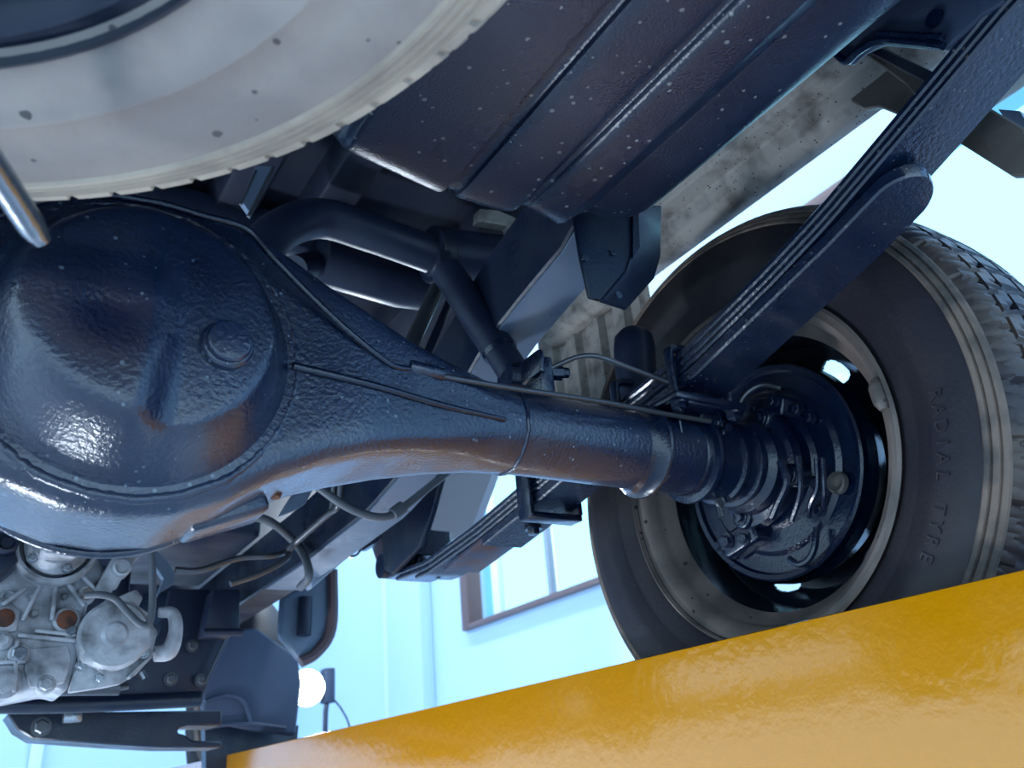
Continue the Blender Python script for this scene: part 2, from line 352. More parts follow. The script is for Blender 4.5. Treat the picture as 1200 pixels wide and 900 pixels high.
bm = B(); lathe(bm, [(0.046, 0.1826), (0.075, 0.1776), (0.099, 0.1756)], W0, (1, 0, 0), 96)
obj('barrel_paint_band', bm, 'rimblack', wt, 50, label='wet black painted inside of the rim barrel')
pv = P(1035, 462, X=0.86)
bm = B(); dv = (pv - Vector((pv.x, AX.y, AX.z))); dv.x = 0; th = math.atan2(dv.z, dv.y)
pts = [Vector((0.857, AX.y + 0.2115 * math.cos(th + a), AX.z + 0.2115 * math.sin(th + a))) for a in (-0.09, -0.05, 0, 0.05, 0.09)]
tube(bm, pts, [0.006, 0.0105, 0.011, 0.0105, 0.006], 10, 4); obj('balance_weight', bm, 'rim', wt, 60, label='lumpy grey balance weight clipped on the rim edge')
bm = B(); lathe(bm, [(0.128, 0.05), (0.128, 0.03), (0.16, 0.03), (0.165, 0.02), (0.165, 0.0005)], W0, (1, 0, 0), 32); obj('hub_cap', bm, 'rimblack', wt)
# raised lettering on the sidewall, following the circle
def ring_text(parent, txt, org, r, a0, da, size, m, axis='x'):
    for i, ch in enumerate(txt):
        cu = bpy.data.curves.new('raised_letter', 'FONT'); cu.body = ch; cu.size = size; cu.extrude = 0.0012; cu.align_x = 'CENTER'; cu.resolution_u = 2
        tmp = bpy.data.objects.new('tmp', cu); C.objects.link(tmp)
        me = bpy.data.meshes.new_from_object(tmp.evaluated_get(bpy.context.evaluated_depsgraph_get())); bpy.data.objects.remove(tmp)
        me.name = 'raised_letter'; me.materials.append(M[m]); a = a0 + da * i
        o = bpy.data.objects.new('raised_letter', me); C.objects.link(o); o.parent = parent
        rad = Vector((0, math.cos(a), math.sin(a))); out = Vector((-1, 0, 0)); tan = rad.cross(out)
        R = Matrix((tan, rad, out)).transposed()
        o.matrix_local = Matrix.Translation(Vector(org) + rad * r - (wloc(parent) - O)) @ R.to_4x4()
bpy.context.view_layer.update()
lv = P(1100, 462, X=0.838) - Vector((0.838, AX.y, AX.z)); la = math.atan2(lv.z, lv.y)
ring_text(wt, 'RADIAL TYRE', (0.8363, AX.y, AX.z), 0.277, la, 0.060, 0.020, 'tread')

# spare wheel, hung flat under the tail
SP = Vector((-0.150, 0.222, 0.346))
sp = thing('spare_wheel', SP, 'dusty pale grey spare wheel slung flat under the tail, nearest to the camera', 'wheel')
tyre_parts(sp, SP, (0, 0, 1), 1, ('duststyre', 'dustshoulder', 'dustshoulder'))
rim_parts(sp, SP, (0, 0, 1), black=True)
bm = B(); disc_with_holes(bm, SP, (0, 0, 1), 0.3); obj('wheel_disc', bm, 'rimblack', sp, 40)
obj('carrier_rod', tube(B(), [P(-120, 60, D=0.34), P(-30, 165, D=0.40), P(35, 262, D=0.45), P(50, 283, D=0.46)], [0.0075, 0.0075, 0.0072, 0.0045], 16, 4), 'bright',
    label='blurred steel rod with a rounded tip poking in under the pale spare wheel', cat='rod')

# ================================================================ rear axle
ax = thing('rear_axle', (0.1, 0.735, 0.19), 'black painted rear axle housing with a domed differential and a tube to the wheel', 'axle')
CX = 0.10
HT = [(0.00, 0.150), (0.05, 0.146), (0.09, 0.137), (0.12, 0.124), (0.16, 0.101), (0.20, 0.081), (0.25, 0.063), (0.30, 0.0515), (0.345, 0.047), (0.39, 0.046)]
HB = [(0.00, 0.141), (0.04, 0.137), (0.08, 0.122), (0.12, 0.098), (0.16, 0.080), (0.20, 0.067), (0.25, 0.056), (0.30, 0.0490), (0.345, 0.0465), (0.39, 0.046)]
BT = [(0.00, 0.070), (0.20, 0.066), (0.28, 0.055), (0.36, 0.0475), (0.39, 0.046)]
XT = [(0.00, 9.0), (0.20, 8.0), (0.27, 5.5), (0.34, 2.7), (0.39, 2.0)]
def sect(x, n=96):
    d = abs(x - CX); ht = interp(HT, d)[0]; hb = interp(HB, d)[0]; bw = interp(BT, d)[0]; e = 2.0 / interp(XT, d)[0]; out = []
    for i in range(n):
        t = 2 * PI * i / n; c, s = math.cos(t), math.sin(t)
        out.append(Vector((x, AX.y + bw * math.copysign(abs(c) ** e, c), AX.z + (ht if s > 0 else hb) * math.copysign(abs(s) ** e, s))))
    return out
bm = B(); loft(bm, [sect(-0.62 + 0.01 * i) for i in range(int((0.76 + 0.62) / 0.01) + 1)])
obj('housing', bm, 'black', ax, 40)
# cover: shallow dome with a raised bulge on its left half
CR = 0.127; cy = 0.672
def dome(u, v):
    r = math.hypot(u, v) / CR
    base = 0.046 * (1 - sstep(0.70, 1.0, r)) + 0.012 * (1 - r * r)
    px = 0.020 + 0.030 * v / CR * -0.5 + 0.02 * (v / CR) ** 2
    bulge = 0.020 * (1 - sstep(-0.016, 0.016, u - (0.010 - 0.10 * v * v / CR))) * (1 - sstep(0.62, 0.97, r)) * (1 - 0.65 * sstep(0.00, 0.05, v))
    dent = 0.010 * math.exp(-((u + 0.03) ** 2 + (v + 0.005) ** 2) / 0.0009)
    return base + bulge - dent
bm = B(); rings = []
for j in range(0, 33):
    r = CR * (j / 32) if j else 0.0005
    rings.append([Vector((CX + r * math.cos(2 * PI * i / 96), cy - dome(r * math.cos(2 * PI * i / 96), r * math.sin(2 * PI * i / 96)), AX.z + r * math.sin(2 * PI * i / 96))) for i in range(96)])
loft(bm, rings, caps=False); bm.faces.new([v for v in bm.verts][:96])
cover = obj('differential_cover', bm, 'black', ax, 60)
bm = B(); nn = 160
def wob(a, k): return 1 + 0.0 + 0.010 * noise.noise(Vector((math.cos(a) * 6, math.sin(a) * 6, k)))
tube_r = []
for i in range(nn + 1):
    a = 2 * PI * i / nn; rr = (CR + 0.002) * wob(a, 1)
    c = Vector((CX + rr * math.cos(a), cy - 0.001, AX.z + rr * math.sin(a))); rad = Vector((math.cos(a), 0, math.sin(a))); q = 0.0042 + 0.0016 * noise.noise(Vector((i * 0.9, 3, 1)))
    tube_r.append([c + q * (math.cos(t) * rad + math.sin(t) * Vector((0, 1, 0))) for t in [2 * PI * k / 8 for k in range(8)]])
loft(bm, tube_r); obj('weld_bead', bm, 'black', ax, 60)
pl = P(267, 403, Y=0.612)
bm = B(); lathe(bm, [(0.02, 0.0205), (0.000, 0.0205), (-0.003, 0.0185)], pl, (0, 1, 0), 40, caps=True)
lathe(bm, [(0.0, 0.0178), (-0.0065, 0.0178), (-0.009, 0.0160), (-0.009, 0.0005)], pl, (0, 1, 0), 12); bev(bm, 0.0008, 2)
obj('filler_plug', bm, 'black', ax, 30, label='round filler plug standing proud of the domed cover')
# seam weld along the rear faces
for sgn in (1,):
    bm = B(); pts = [Vector((x, AX.y - interp(BT, x - CX)[0] - 0.0005, z)) for x, z in ((0.225, 0.340), (0.30, 0.335), (0.38, 0.331), (0.455, 0.330))]
    tube(bm, pts, [0.0042, 0.0038, 0.0035, 0.0025], 8, 10); obj('seam_weld', bm, 'black2', ax, 60)
# bottom boss with a slot, on the underside right of the dome
bm = B(); c = P(258, 606, Y=0.765); box(bm, c + Vector((0, 0, 0.006)), (0.072, 0.05, 0.032), ry(-0.36)); bev(bm, 0.006, 3)
obj('drain_boss', bm, 'black', ax, 30)
for sx, m_ in ((0, 'rust'),):
    a = P(328, 572, Y=0.735); bm = B(); lathe(bm, [(-0.001, 0.0005), (-0.001, 0.007), (0.004, 0.008)], a + Vector((0, 0.02, -0.001)), (0.25, 0, 1), 12); obj('rust_spot', bm, 'rust', ax)
# lower lip ring of the housing under the dome
bm = B(); ring = []
for i in range(65):
    a = PI * 1.2 + PI * 0.6 * i / 64; rr = 0.1400
    c = Vector((CX + rr * math.cos(a) * 0.98, 0.795, AX.z + rr * math.sin(a))); rad = Vector((math.cos(a), 0, math.sin(a)))
    ring.append([c + 0.0045 * (math.cos(t) * rad + math.sin(t) * Vector((0, 1, 0))) for t in [2 * PI * k / 8 for k in range(8)]])
loft(bm, ring); obj('lower_lip', bm, 'black', ax, 60)
# tube details: circumferential weld, drips, collars and flanges
bm = B(); ring = []
for i in range(61):
    a = 2 * PI * i / 60; c = Vector((0.485 + 0.002 * noise.noise(Vector((i * 0.5, 0, 0))), AX.y + 0.0465 * math.cos(a), AX.z + 0.0465 * math.sin(a))); rad = Vector((0, math.cos(a), math.sin(a)))
    q = 0.0022 + 0.001 * noise.noise(Vector((i * 0.7, 9, 1))); ring.append([c + q * (math.cos(t) * rad + math.sin(t) * Vector((1, 0, 0))) for t in [2 * PI * k / 6 for k in range(6)]])
loft(bm, ring); obj('tube_weld', bm, 'black', ax, 60)
def collar(prof, m='black2', name='collar'):
    bm = B(); lathe(bm, prof, AX, (1, 0, 0), 64); return obj(name, bm, m, ax, 30)
collar([(0.655, 0.046), (0.664, 0.0475), (0.672, 0.0515), (0.675, 0.0560), (0.678, 0.0565), (0.680, 0.0555), (0.681, 0.0480), (0.686, 0.047)])
collar([(0.742, 0.0465), (0.745, 0.0475), (0.752, 0.0480), (0.754, 0.0555), (0.758, 0.0560), (0.7605, 0.0545), (0.761, 0.0485), (0.770, 0.0485)])
collar([(0.768, 0.0485), (0.800, 0.0485), (0.802, 0.053), (0.806, 0.053), (0.808, 0.049), (0.814, 0.049)])
collar([(0.812, 0.049), (0.826, 0.049), (0.828, 0.054), (0.834, 0.054), (0.836, 0.050), (0.845, 0.050)])
# bearing casting between tube and backing plate
bm = B(); lathe(bm, [(0.842, 0.050), (0.85, 0.058), (0.866, 0.060), (0.870, 0.066), (0.884, 0.068), (0.888, 0.060), (0.900, 0.060)], AX, (1, 0, 0), 64, fn=lambda j, h, r, t: (r * (1 + (0.16 if j in (3, 4) else 0.03) * max(0, math.cos(2 * t - 0.9)) ** 2), h))
obj('bearing_casting', bm, 'black2', ax, 35)
# backing plate with pressed steps
bp = B(); lathe(bp, [(0.915, 0.143), (0.899, 0.1445), (0.8965, 0.142), (0.8975, 0.136), (0.903, 0.133), (0.903, 0.112), (0.898, 0.106), (0.898, 0.08), (0.893, 0.074), (0.893, 0.045)], AX, (1, 0, 0), 96)
plate = obj('backing_plate', bp, 'black2', ax, 30)
bm = B(); lathe(bm, [(0.906, 0.147), (0.925, 0.147), (0.935, 0.138), (0.955, 0.136), (0.962, 0.13), (0.962, 0.03)], AX, (1, 0, 0), 96); obj('brake_drum', bm, 'black2', ax, 35)
def onplate(px, py, x=0.897): return P(px, py, X=x)
def bit(name, bm, m='black2', label=None, sm=35): return obj(name, bm, m, plate, sm, label=label)
# wheel cylinder and adjuster housings, bosses, bolts, dust plug, shackles
bm = B(); c = onplate(905, 478, 0.887); box(bm, c, (0.03, 0.060, 0.026), rx(0.35)); bev(bm, 0.005, 3); bolt(bm, c + Vector((-0.015, 0.016, 0)), (-1, 0, 0), 0.006, 0.008); bolt(bm, c + Vector((-0.015, -0.016, 0.0)), (-1, 0, 0), 0.006, 0.008); bit('wheel_cylinder', bm)
bm = B(); c = onplate(873, 632, 0.887); box(bm, c, (0.03, 0.064, 0.032), rx(-0.2)); bev(bm, 0.006, 3); bolt(bm, c + Vector((-0.015, 0.017, 0)), (-1, 0, 0), 0.0085, 0.010); bolt(bm, c + Vector((-0.015, -0.014, -0.003)), (-1, 0, 0), 0.007, 0.008); bit('anchor_block', bm)
for (px, py) in ((950, 490), (962, 598), (845, 640), (957, 566), (863, 478), (936, 480)):
    bm = B(); bolt(bm, onplate(px, py, 0.894), (-1, 0, 0), 0.0065, 0.009); bit('bolt', bm)
bm = B(); c = onplate(983, 566, 0.894); lathe(bm, [(0, 0.014), (-0.006, 0.013), (-0.008, 0.0105), (-0.003, 0.009), (-0.003, 0.0003)], c, (1, 0, 0), 24); bit('dust_plug', bm, 'zincdark', 'worn round dust plug showing brown metal')
bm = B(); tube(bm, [onplate(957, 618, 0.889), onplate(955, 640, 0.886), onplate(948, 655, 0.886), onplate(936, 661, 0.886), onplate(925, 655, 0.888)], 0.0042, 8, 6); bit('cable_hook', bm)
bm = B(); tube(bm, [onplate(957, 537, 0.86), onplate(958, 570, 0.862), onplate(950, 590, 0.868), onplate(948, 606, 0.88)], 0.0035, 8, 6); bit('brake_pipe_end', bm)
bm = B(); tube(bm, [onplate(964, 537, 0.86), onplate(966, 575, 0.862), onplate(966, 596, 0.88)], 0.003, 8, 6); bit('brake_pipe_end', bm)
# retainer lugs around the casting
for a in (0.5, 2.1, 3.6, 5.2):
    c = AX + Vector((0.876, 0.066 * math.cos(a), 0.066 * math.sin(a))); bm = B(); lathe(bm, [(0.012, 0.015), (-0.012, 0.015), (-0.014, 0.012)], c, (1, 0, 0), 20, caps=True); bolt(bm, c + Vector((-0.014, 0, 0)), (-1, 0, 0), 0.008, 0.008); bev(bm, 0.001, 1); obj('retainer_lug', bm, 'black2', ax, 35)
bm = B(); tube(bm, [onplate(915, 540, 0.85), onplate(922, 565, 0.85), onplate(912, 590, 0.855), onplate(905, 606, 0.86)], 0.005, 8, 5)
tube(bm, [onplate(935, 535, 0.86), onplate(938, 575, 0.86), onplate(928, 610, 0.87)], 0.004, 8, 5); obj('casting_rib', bm, 'black2', ax)
bm = B(); tube(bm, [P(858, 512, X=0.83), P(868, 470, X=0.85), P(890, 452, X=0.87), P(915, 455, X=0.885)], 0.0035, 8, 6); obj('backing_brake_pipe', bm, 'steel', ax)
# spring seat, on top of the tube
bm = B(); box(bm, (0.7425, 0.735, 0.388), (0.085, 0.125, 0.012)); box(bm, (0.707, 0.735, 0.37), (0.006, 0.09, 0.04)); box(bm, (0.778, 0.735, 0.37), (0.006, 0.09, 0.04)); bev(bm, 0.002)
obj('spring_seat', bm, 'black2', ax)
# brackets on the tube: brake line union, hose bracket, shock mount
c = P(487, 432, Y=0.682); bm = B(); tube(bm, [P(478, 430, Y=0.680), P(518, 440, Y=0.682)], 0.0078, 14, 0); box(bm, c + Vector((0.012, 0.006, 0.004)), (0.04, 0.012, 0.022), ry(0.1)); bev(bm, 0.0015); obj('line_bracket', bm, 'black', ax)
bm = B(); c = P(632, 440, Y=0.725); box(bm, c + Vector((0, 0.0, -0.004)), (0.020, 0.03, 0.045)); box(bm, c + Vector((-0.012, -0.005, 0.006)), (0.008, 0.04, 0.028)); bev(bm, 0.0025); lathe(bm, [(0, 0.010), (0.016, 0.010), (0.017, 0.007), (0.026, 0.0065)], c + Vector((0.010, -0.004, 0.004)), (1, -0.1, 0.1), 8, caps=True); obj('hose_union', bm, 'black2', ax)
bm = B(); c = P(835, 484, Y=0.690); box(bm, c + Vector((0, 0.012, 0)), (0.03, 0.016, 0.03), ry(0.3)); bev(bm, 0.002); bolt(bm, c + Vector((0.012, 0, 0.008)), (0, -1, 0), 0.005, 0.006); bolt(bm, c + Vector((0.002, 0, -0.014)), (0.3, -1, -0.3), 0.005, 0.006); lathe(bm, [(0, 0.006), (0.008, 0.006)], c + Vector((0.018, 0.002, -0.018)), (0, -1, 0), 14, caps=True); obj('pipe_junction', bm, 'black2', ax)
bm = B(); tube(bm, [P(842, 590, Y=0.735), P(846, 606, Y=0.733)], 0.0035, 8, 0); lathe(bm, [(0, 0.006), (0.004, 0.006)], P(842, 590, Y=0.735), (0, -1, 0), 12, caps=True); obj('drain_tab', bm, 'steel', ax)

# brake pipes lying along the axle (lift-off pieces of their own)
obj('brake_pipe', tube(B(), [P(-30, 262, Y=0.62), P(80, 228, Y=0.62), P(175, 236, Y=0.63), P(235, 252, Y=0.64), P(288, 268, Y=0.648), P(318, 300, Y=0.652), P(360, 343, Y=0.658), P(410, 390, Y=0.664), P(450, 422, Y=0.670), P(466, 431, Y=0.674), P(485, 433, Y=0.678)], 0.0034, 10, 6), 'black2',
    label='thin black brake pipe bent over the differential, ending at the union on the axle', cat='pipe')
obj('brake_pipe', tube(B(), [P(512, 440, Y=0.680), P(600, 455, Y=0.683), P(700, 470, Y=0.684), P(780, 485, Y=0.686), P(832, 494, Y=0.688)], 0.0030, 10, 6), 'steel',
    label='long straight brake pipe running along the axle tube to the wheel', cat='pipe')
obj('brake_pipe', tube(B(), [P(636, 436, Y=0.715), P(655, 427, Y=0.71), P(678, 418, Y=0.70), P(702, 418, Y=0.69), P(740, 432, Y=0.685), P(790, 451, Y=0.685), P(830, 467, Y=0.688)], 0.0030, 10, 6), 'steel',
    label='short arched brake pipe above the straight one, rising from the black union', cat='pipe')

# ================================================================ leaf spring
XI, XO = 0.705, 0.780
ls = thing('leaf_spring', (0.7425, 0.735, 0.39), 'black painted leaf spring stack crossing over the axle in front of the wheel', 'leaf spring')
TOP = [(-0.15, 0.72), (0.0, 0.665), (0.225, 0.593), (0.33, 0.553), (0.44, 0.512), (0.52, 0.488), (0.59, 0.470), (0.66, 0.452), (0.735, 0.441), (0.85, 0.428), (1.00, 0.402), (1.18, 0.375), (1.36, 0.358), (1.52, 0.368)]
def ztop(y): 
    for a, b_ in zip(TOP, TOP[1:]):
        if y <= b_[0]: return a[1] + (b_[1] - a[1]) * (y - a[0]) / (b_[0] - a[0])
    return TOP[-1][1]
def leaf(y0, y1, dz, th, round0=False, taper=0.0, xi=XI, xo=XO, nm='leaf', extra=0.0):
    bm = B(); rings = []; n = max(12, int((y1 - y0) / 0.025))
    ys_ = [y0 + (y1 - y0) * i / n for i in range(n + 1)]
    if round0: ys_ = [y0 + 0.036 * (1 - math.cos(PI / 2 * k / 8)) for k in range(8)] + [y for y in ys_ if y > y0 + 0.037]
    for y in ys_:
        z = ztop(y) - dz - extra * sstep(0.55, 0.25, y) if y < 0.55 else ztop(y) - dz
        k = 1.0
        if round0 and y < y0 + 0.036: k = math.sqrt(max(0.02, 1 - ((y0 + 0.036 - y) / 0.036) ** 2))
        cx = (xi + xo) / 2; w = (xo - xi) / 2 * k; e = 0.0022
        rings.append([Vector((cx + a, y, z + b_)) for a, b_ in ((-w + e, 0), (w - e, 0), (w, -e), (w, -th + e), (w - e, -th), (-w + e, -th), (-w, -th + e), (-w, -e))])
    loft(bm, rings); return obj(nm, bm, 'spring', ls, 28)
leaf(-0.15, 1.52, 0.000, 0.0095)
leaf(-0.13, 1.48, 0.0105, 0.0085)
leaf(0.02, 1.40, 0.0200, 0.0075)
leaf(0.345, 1.16, 0.0290, 0.0155, round0=True, extra=0.012)
# rebound clips forward of the axle
for yy in (1.02,):
    z = ztop(yy); bm = B()
    box(bm, (XI - 0.006, yy, z - 0.018), (0.009, 0.034, 0.085)); box(bm, ((XI + XO) / 2, yy, z - 0.058), (XO - XI + 0.02, 0.03, 0.010)); box(bm, (XO + 0.006, yy, z - 0.03), (0.009, 0.034, 0.05)); bev(bm, 0.003)
    obj('rebound_clip', bm, 'black2', ls)
bm = B(); bolt(bm, (0.75, 1.08, ztop(1.08) - 0.046), (0, 0, -1), 0.010, 0.012); obj('clip_bolt', bm, 'black2', ls)
bm = B(); z = ztop(1.2); box(bm, (0.7425, 1.20, z - 0.033), (0.07, 0.20, 0.008), rx(-0.13)); bev(bm, 0.002); obj('wear_plate', bm, 'rusthint', ls, label='short plate with rust along its edge')
for yy in (0.682, 0.788):      # U-bolts over the stack, nuts under the seat plate
    bm = B(); tube(bm, [(XI - 0.008, yy, 0.372), (XI - 0.008, yy, 0.445), (XI - 0.002, yy, 0.455), (XI + 0.012, yy, 0.459), (XO - 0.012, yy, 0.459), (XO + 0.002, yy, 0.455), (XO + 0.008, yy, 0.445), (XO + 0.008, yy, 0.372)], 0.0062, 12, 3); obj('u_bolt', bm, 'black2', ls)
    for xx in (XI - 0.008, XO + 0.008):
        bm = B(); bolt(bm, (xx, yy, 0.384), (0, 0, -1), 0.0100, 0.010); obj('nut', bm, 'black2', ls)
bm = B(); box(bm, (0.7425, 0.735, 0.390), (0.115, 0.135, 0.010)); bev(bm, 0.003); obj('clamp_plate', bm, 'black2', ls)
bm = B(); lathe(bm, [(-0.045, 0.024), (0.045, 0.024)], (0.7425, 1.53, ztop(1.52) + 0.018), (1, 0, 0), 24, caps=True); obj('spring_eye', bm, 'black2', ls)

# bump stop rubber sitting behind the spring, on the seat (dark round cap above pipe)
obj('bump_stop', (lambda bm: (lathe(bm, [(-0.06, 0.026), (0.030, 0.029), (0.048, 0.027), (0.058, 0.019), (0.062, 0.0005)], P(745, 432, Y=0.80), (0.1, 0, 1), 24), bm)[1])(B()), 'matte',
    label='dark rounded rubber bump stop wedged between the leaf spring and the dusty panel', cat='bump stop')

# ================================================================ fuel tank with longitudinal ribs
tk = thing('fuel_tank', (0.39, 0.2, 0.515), 'black ribbed steel fuel tank between the pale spare wheel and the leaf spring', 'fuel tank')
ZB = 0.520
PROF = [(0.228, 0.10), (0.231, 0.02), (0.240, 0.004), (0.255, 0), (0.340, 0), (0.347, 0.001), (0.352, 0.008), (0.366, 0.008), (0.372, 0.001), (0.425, 0), (0.431, 0.004), (0.438, 0.004), (0.444, -0.002), (0.478, -0.003), (0.486, -0.002), (0.492, 0.003), (0.516, 0.021), (0.523, 0.023), (0.566, 0.024), (0.592, 0.036), (0.604, 0.058), (0.607, 0.08), (0.607, 0.11)]
def fy(x): return interp([(0.22, 0.597), (0.31, 0.620), (0.39, 0.624), (0.425, 0.622), (0.444, 0.604), (0.49, 0.614), (0.52, 0.610), (0.57, 0.606), (0.607, 0.578)], x)[0]
rings = []
for k in range(0, 46):
    if k < 12:
        a = PI / 2 * k / 11; off = 0.034 * (1 - math.sin(a)); lift_ = 0.040 * (1 - math.cos(PI / 2 - a)) 
        rings.append([Vector((x, fy(x) - off * 1.0 if False else fy(x) - 0.034 * (1 - math.cos(a)), ZB + z + 0.034 * (1 - math.sin(a)))) for x, z in PROF] )
    else:
        y = 0.566 - (k - 11) * 0.03
        rings.append([Vector((x, fy(x) - 0.034 - (k - 11) * 0.03, ZB + z)) for x, z in PROF])
bm = B(); 
# subdivide profile for rounder ribs
def densify(r):
    return catmull(r, 4)
rings = [densify(r) for r in rings]
top = []
loft(bm, rings, close=False)
# sides and front wall up to the body
for ring_i in (0,):
    r0 = rings[0]; bmv = [Vector((p.x, p.y, 0.655)) for p in r0]; loft(bm, [r0, bmv], close=False)
bmesh.ops.remove_doubles(bm, verts=bm.verts, dist=0.0004)
obj('tank_shell', bm, 'tank', tk, 50)
bm = B()
pts = [(x, fy(x) + 0.0005, ZB + z + 0.037) for x, z in PROF[2:10]]
tube(bm, pts, 0.0045, 8, 4); obj('front_seam', bm, 'bright', tk, label='bare bright seam along the front lower edge')
# side flange of the tank (lighter sheet strip outboard)
bm = B(); box(bm, (0.616, -0.05, 0.640), (0.03, 1.15, 0.006)); box(bm, (0.629, -0.05, 0.655), (0.004, 1.15, 0.03)); bev(bm, 0.001); obj('side_flange', bm, 'frame', tk)

# ================================================================ chassis frame and body
ch = thing('chassis_frame', (0.3, 1.6, 0.42), 'black chassis frame rail rising over the axle with its cross tubes', 'chassis')
RA = [(-0.6, 0.72), (0.45, 0.72), (0.60, 0.63), (0.69, 0.576), (0.78, 0.560), (0.88, 0.538), (0.95, 0.505), (1.08, 0.455), (1.29, 0.415), (1.60, 0.402), (3.9, 0.40)]
def rail(x0, x1, m='frame', m2='bluegrey', name='frame_rail'):
    bm = B(); rings = []
    ysr = [-0.6 + 0.05 * i for i in range(91)]
    for y in ysr:
        z = interp(RA, y)[0]; hgt = 0.115
        rings.append([Vector(p) for p in ((x0, y, z + hgt), (x0, y, z + 0.003), (x0 + 0.003, y, z), (x1 - 0.003, y, z), (x1, y, z + 0.003), (x1, y, z + hgt))])
    loft(bm, rings); return obj(name, bm, m, ch, 30)
rl = rail(0.565, 0.640)
rail(-0.64, -0.56)
bm = B(); rings = []
for i in range(36):
    y = 0.60 + 0.035 * i; z = interp(RA, y)[0] - 0.0035; rings.append([Vector((0.569, y, z)), Vector((0.636, y, z)), Vector((0.636, y, z + 0.003)), Vector((0.569, y, z + 0.003))])
loft(bm, rings); obj('rail_underside_sheen', bm, 'bluegrey', ch, 30, label='underside of the rail where it rises over the axle, reflected light put into its blue grey colour')  # strip with the reflected light on the black rail put into its colour
bm = B(); box(bm, (0.00, 3.0, 0.55), (1.12, 0.08, 0.09)); bev(bm, 0.006); obj('crossmember', bm, 'frame', ch)
bm = B(); tube(bm, [P(-80, 826, Y=1.95), P(60, 826, Y=1.95), P(150, 823, Y=1.95), P(235, 819, Y=1.95)], 0.016, 14, 4); obj('crossmember', bm, 'frame', ch, label='thin horizontal cross tube below the transfer case')
bm = B(); prism(bm, [P(*p, Y=2.1) for p in ((8, 836), (20, 855), (38, 866), (120, 872), (190, 876), (260, 876), (260, 869), (226, 868), (216, 861), (208, 859), (210, 853), (220, 850), (260, 850), (260, 832))], (0, 0.12, 0)); bev(bm, 0.003, 1)
obj('skid_crossmember', bm, 'frame', ch, label='dark curved lower crossmember with a rounded left end')
bm = B(); bolt(bm, P(48, 852, Y=2.1), (0, -1, 0), 0.014, 0.014); obj('bolt', bm, 'steel', ch)
bm = B(); box(bm, P(85, 838, Y=2.06), (0.035, 0.03, 0.03)); bev(bm, 0.004); obj('tube_tab', bm, 'bright', ch)
# spring hanger at the forward eye
hg = B(); 
prism(hg, [P(440, 545, X=0.69), P(520, 545, X=0.69), P(505, 600, X=0.69), P(492, 640, X=0.69), P(458, 673, X=0.69), P(450, 668, X=0.69)], (0.012, 0, 0))
bev(hg, 0.003, 2); obj('spring_hanger', hg, 'frame', ch); hg = B(); prism(hg, [P(428, 620, X=0.80), P(440, 612, X=0.80), P(470, 640, X=0.80), P(500, 640, X=0.80), P(530, 655, X=0.80), P(528, 674, X=0.80), P(455, 673, X=0.80), P(440, 656, X=0.80)], (0.010, 0, 0)); bev(hg, 0.003, 2)
obj('hanger_plate', hg, 'rusthint', ch)
hg = B(); tube(hg, [P(455, 672, X=0.74), P(475, 668, X=0.74), P(488, 655, X=0.74), P(494, 630, X=0.74)], 0.006, 8, 5); tube(hg, [P(470, 671, X=0.74), P(515, 673, X=0.74)], 0.008, 8, 0); box(hg, P(493, 640, X=0.75), (0.10, 0.06, 0.05)); bev(hg, 0.002, 1); obj('hanger_edge', hg, 'black2', ch)
hg = B(); prism(hg, [P(414, 642, X=0.78), P(418, 636, X=0.78), P(440, 625, X=0.78), P(446, 632, X=0.78), P(424, 646, X=0.78)], (0.01, 0, 0)); tube(hg, [P(400, 648, X=0.77), P(408, 652, X=0.77), P(418, 650, X=0.77), P(424, 642, X=0.77)], 0.003, 8, 4); obj('hanger_clip', hg, 'black2', ch)
# gusset bracket hanging from the rail beside the tank
bk = thing('rail_bracket', (0.60, 0.63, 0.50), 'dark folded steel bracket with small holes, hanging below the tank corner', 'bracket')
sc = 1.07
def Q(px, py, y): return P(px, py, Y=y)
a0, a1, a2, a3 = Q(672, 262, .630), Q(694, 350, .630), Q(708, 352, .630), Q(745, 250, .630)
bm = B(); prism(bm, [Q(672, 250, .630), Q(680, 300, .630), Q(691, 348, .630), Q(704, 352, .630), Q(732, 318, .630), Q(741, 292, .630), Q(742, 240, .630)], (0, 0.005, 0)); bev(bm, 0.0012, 1); obj('web', bm, 'frame', bk)
bm = B(); prism(bm, [Q(704, 352, .630), Q(732, 318, .630), Q(741, 292, .630), Q(742, 240, .630), Q(776, 240, .650), Q(775, 300, .650), Q(768, 325, .650), Q(735, 362, .650)], (0, 0.006, 0.0)); bev(bm, 0.002, 1); obj('flange', bm, 'matte', bk)
bm = B(); prism(bm, [Q(748, 245, .625), Q(750, 290, .625), Q(742, 302, .625), Q(742, 245, .625)], (0, 0.004, 0)); obj('fold_edge', bm, 'black2', bk)
for (px, py) in ((685, 303), (718, 296), (725, 346)):
    bm = B(); lathe(bm, [(0, 0.0045), (-0.0012, 0.0045)], Q(px, py, .629), (0, 1, 0), 14, caps=True); obj('hole', bm, 'black2', bk)

# rear body parts in grey galvanised steel
sl = thing('body_sill', (0.95, 0.6, 0.74), 'dusty grey ribbed body sill running between the fuel tank and the wheel', 'body panel')
bm = B(); rings = []
XS = 0.0
prof = [(0.845, 0.90), (0.845, 0.835), (0.862, 0.815), (0.885, 0.815), (0.895, 0.795), (0.925, 0.790), (0.935, 0.765), (0.955, 0.752), (0.975, 0.752), (0.99, 0.775), (0.99, 0.90)]
for i in range(18):
    y = 0.36 + 0.05 * i; rings.append([Vector((x - 0.035, y, z)) for x, z in prof])
loft(bm, rings); bev(bm, 0.004, 2, 20); obj('sill_beam', bm, 'zinc', sl)
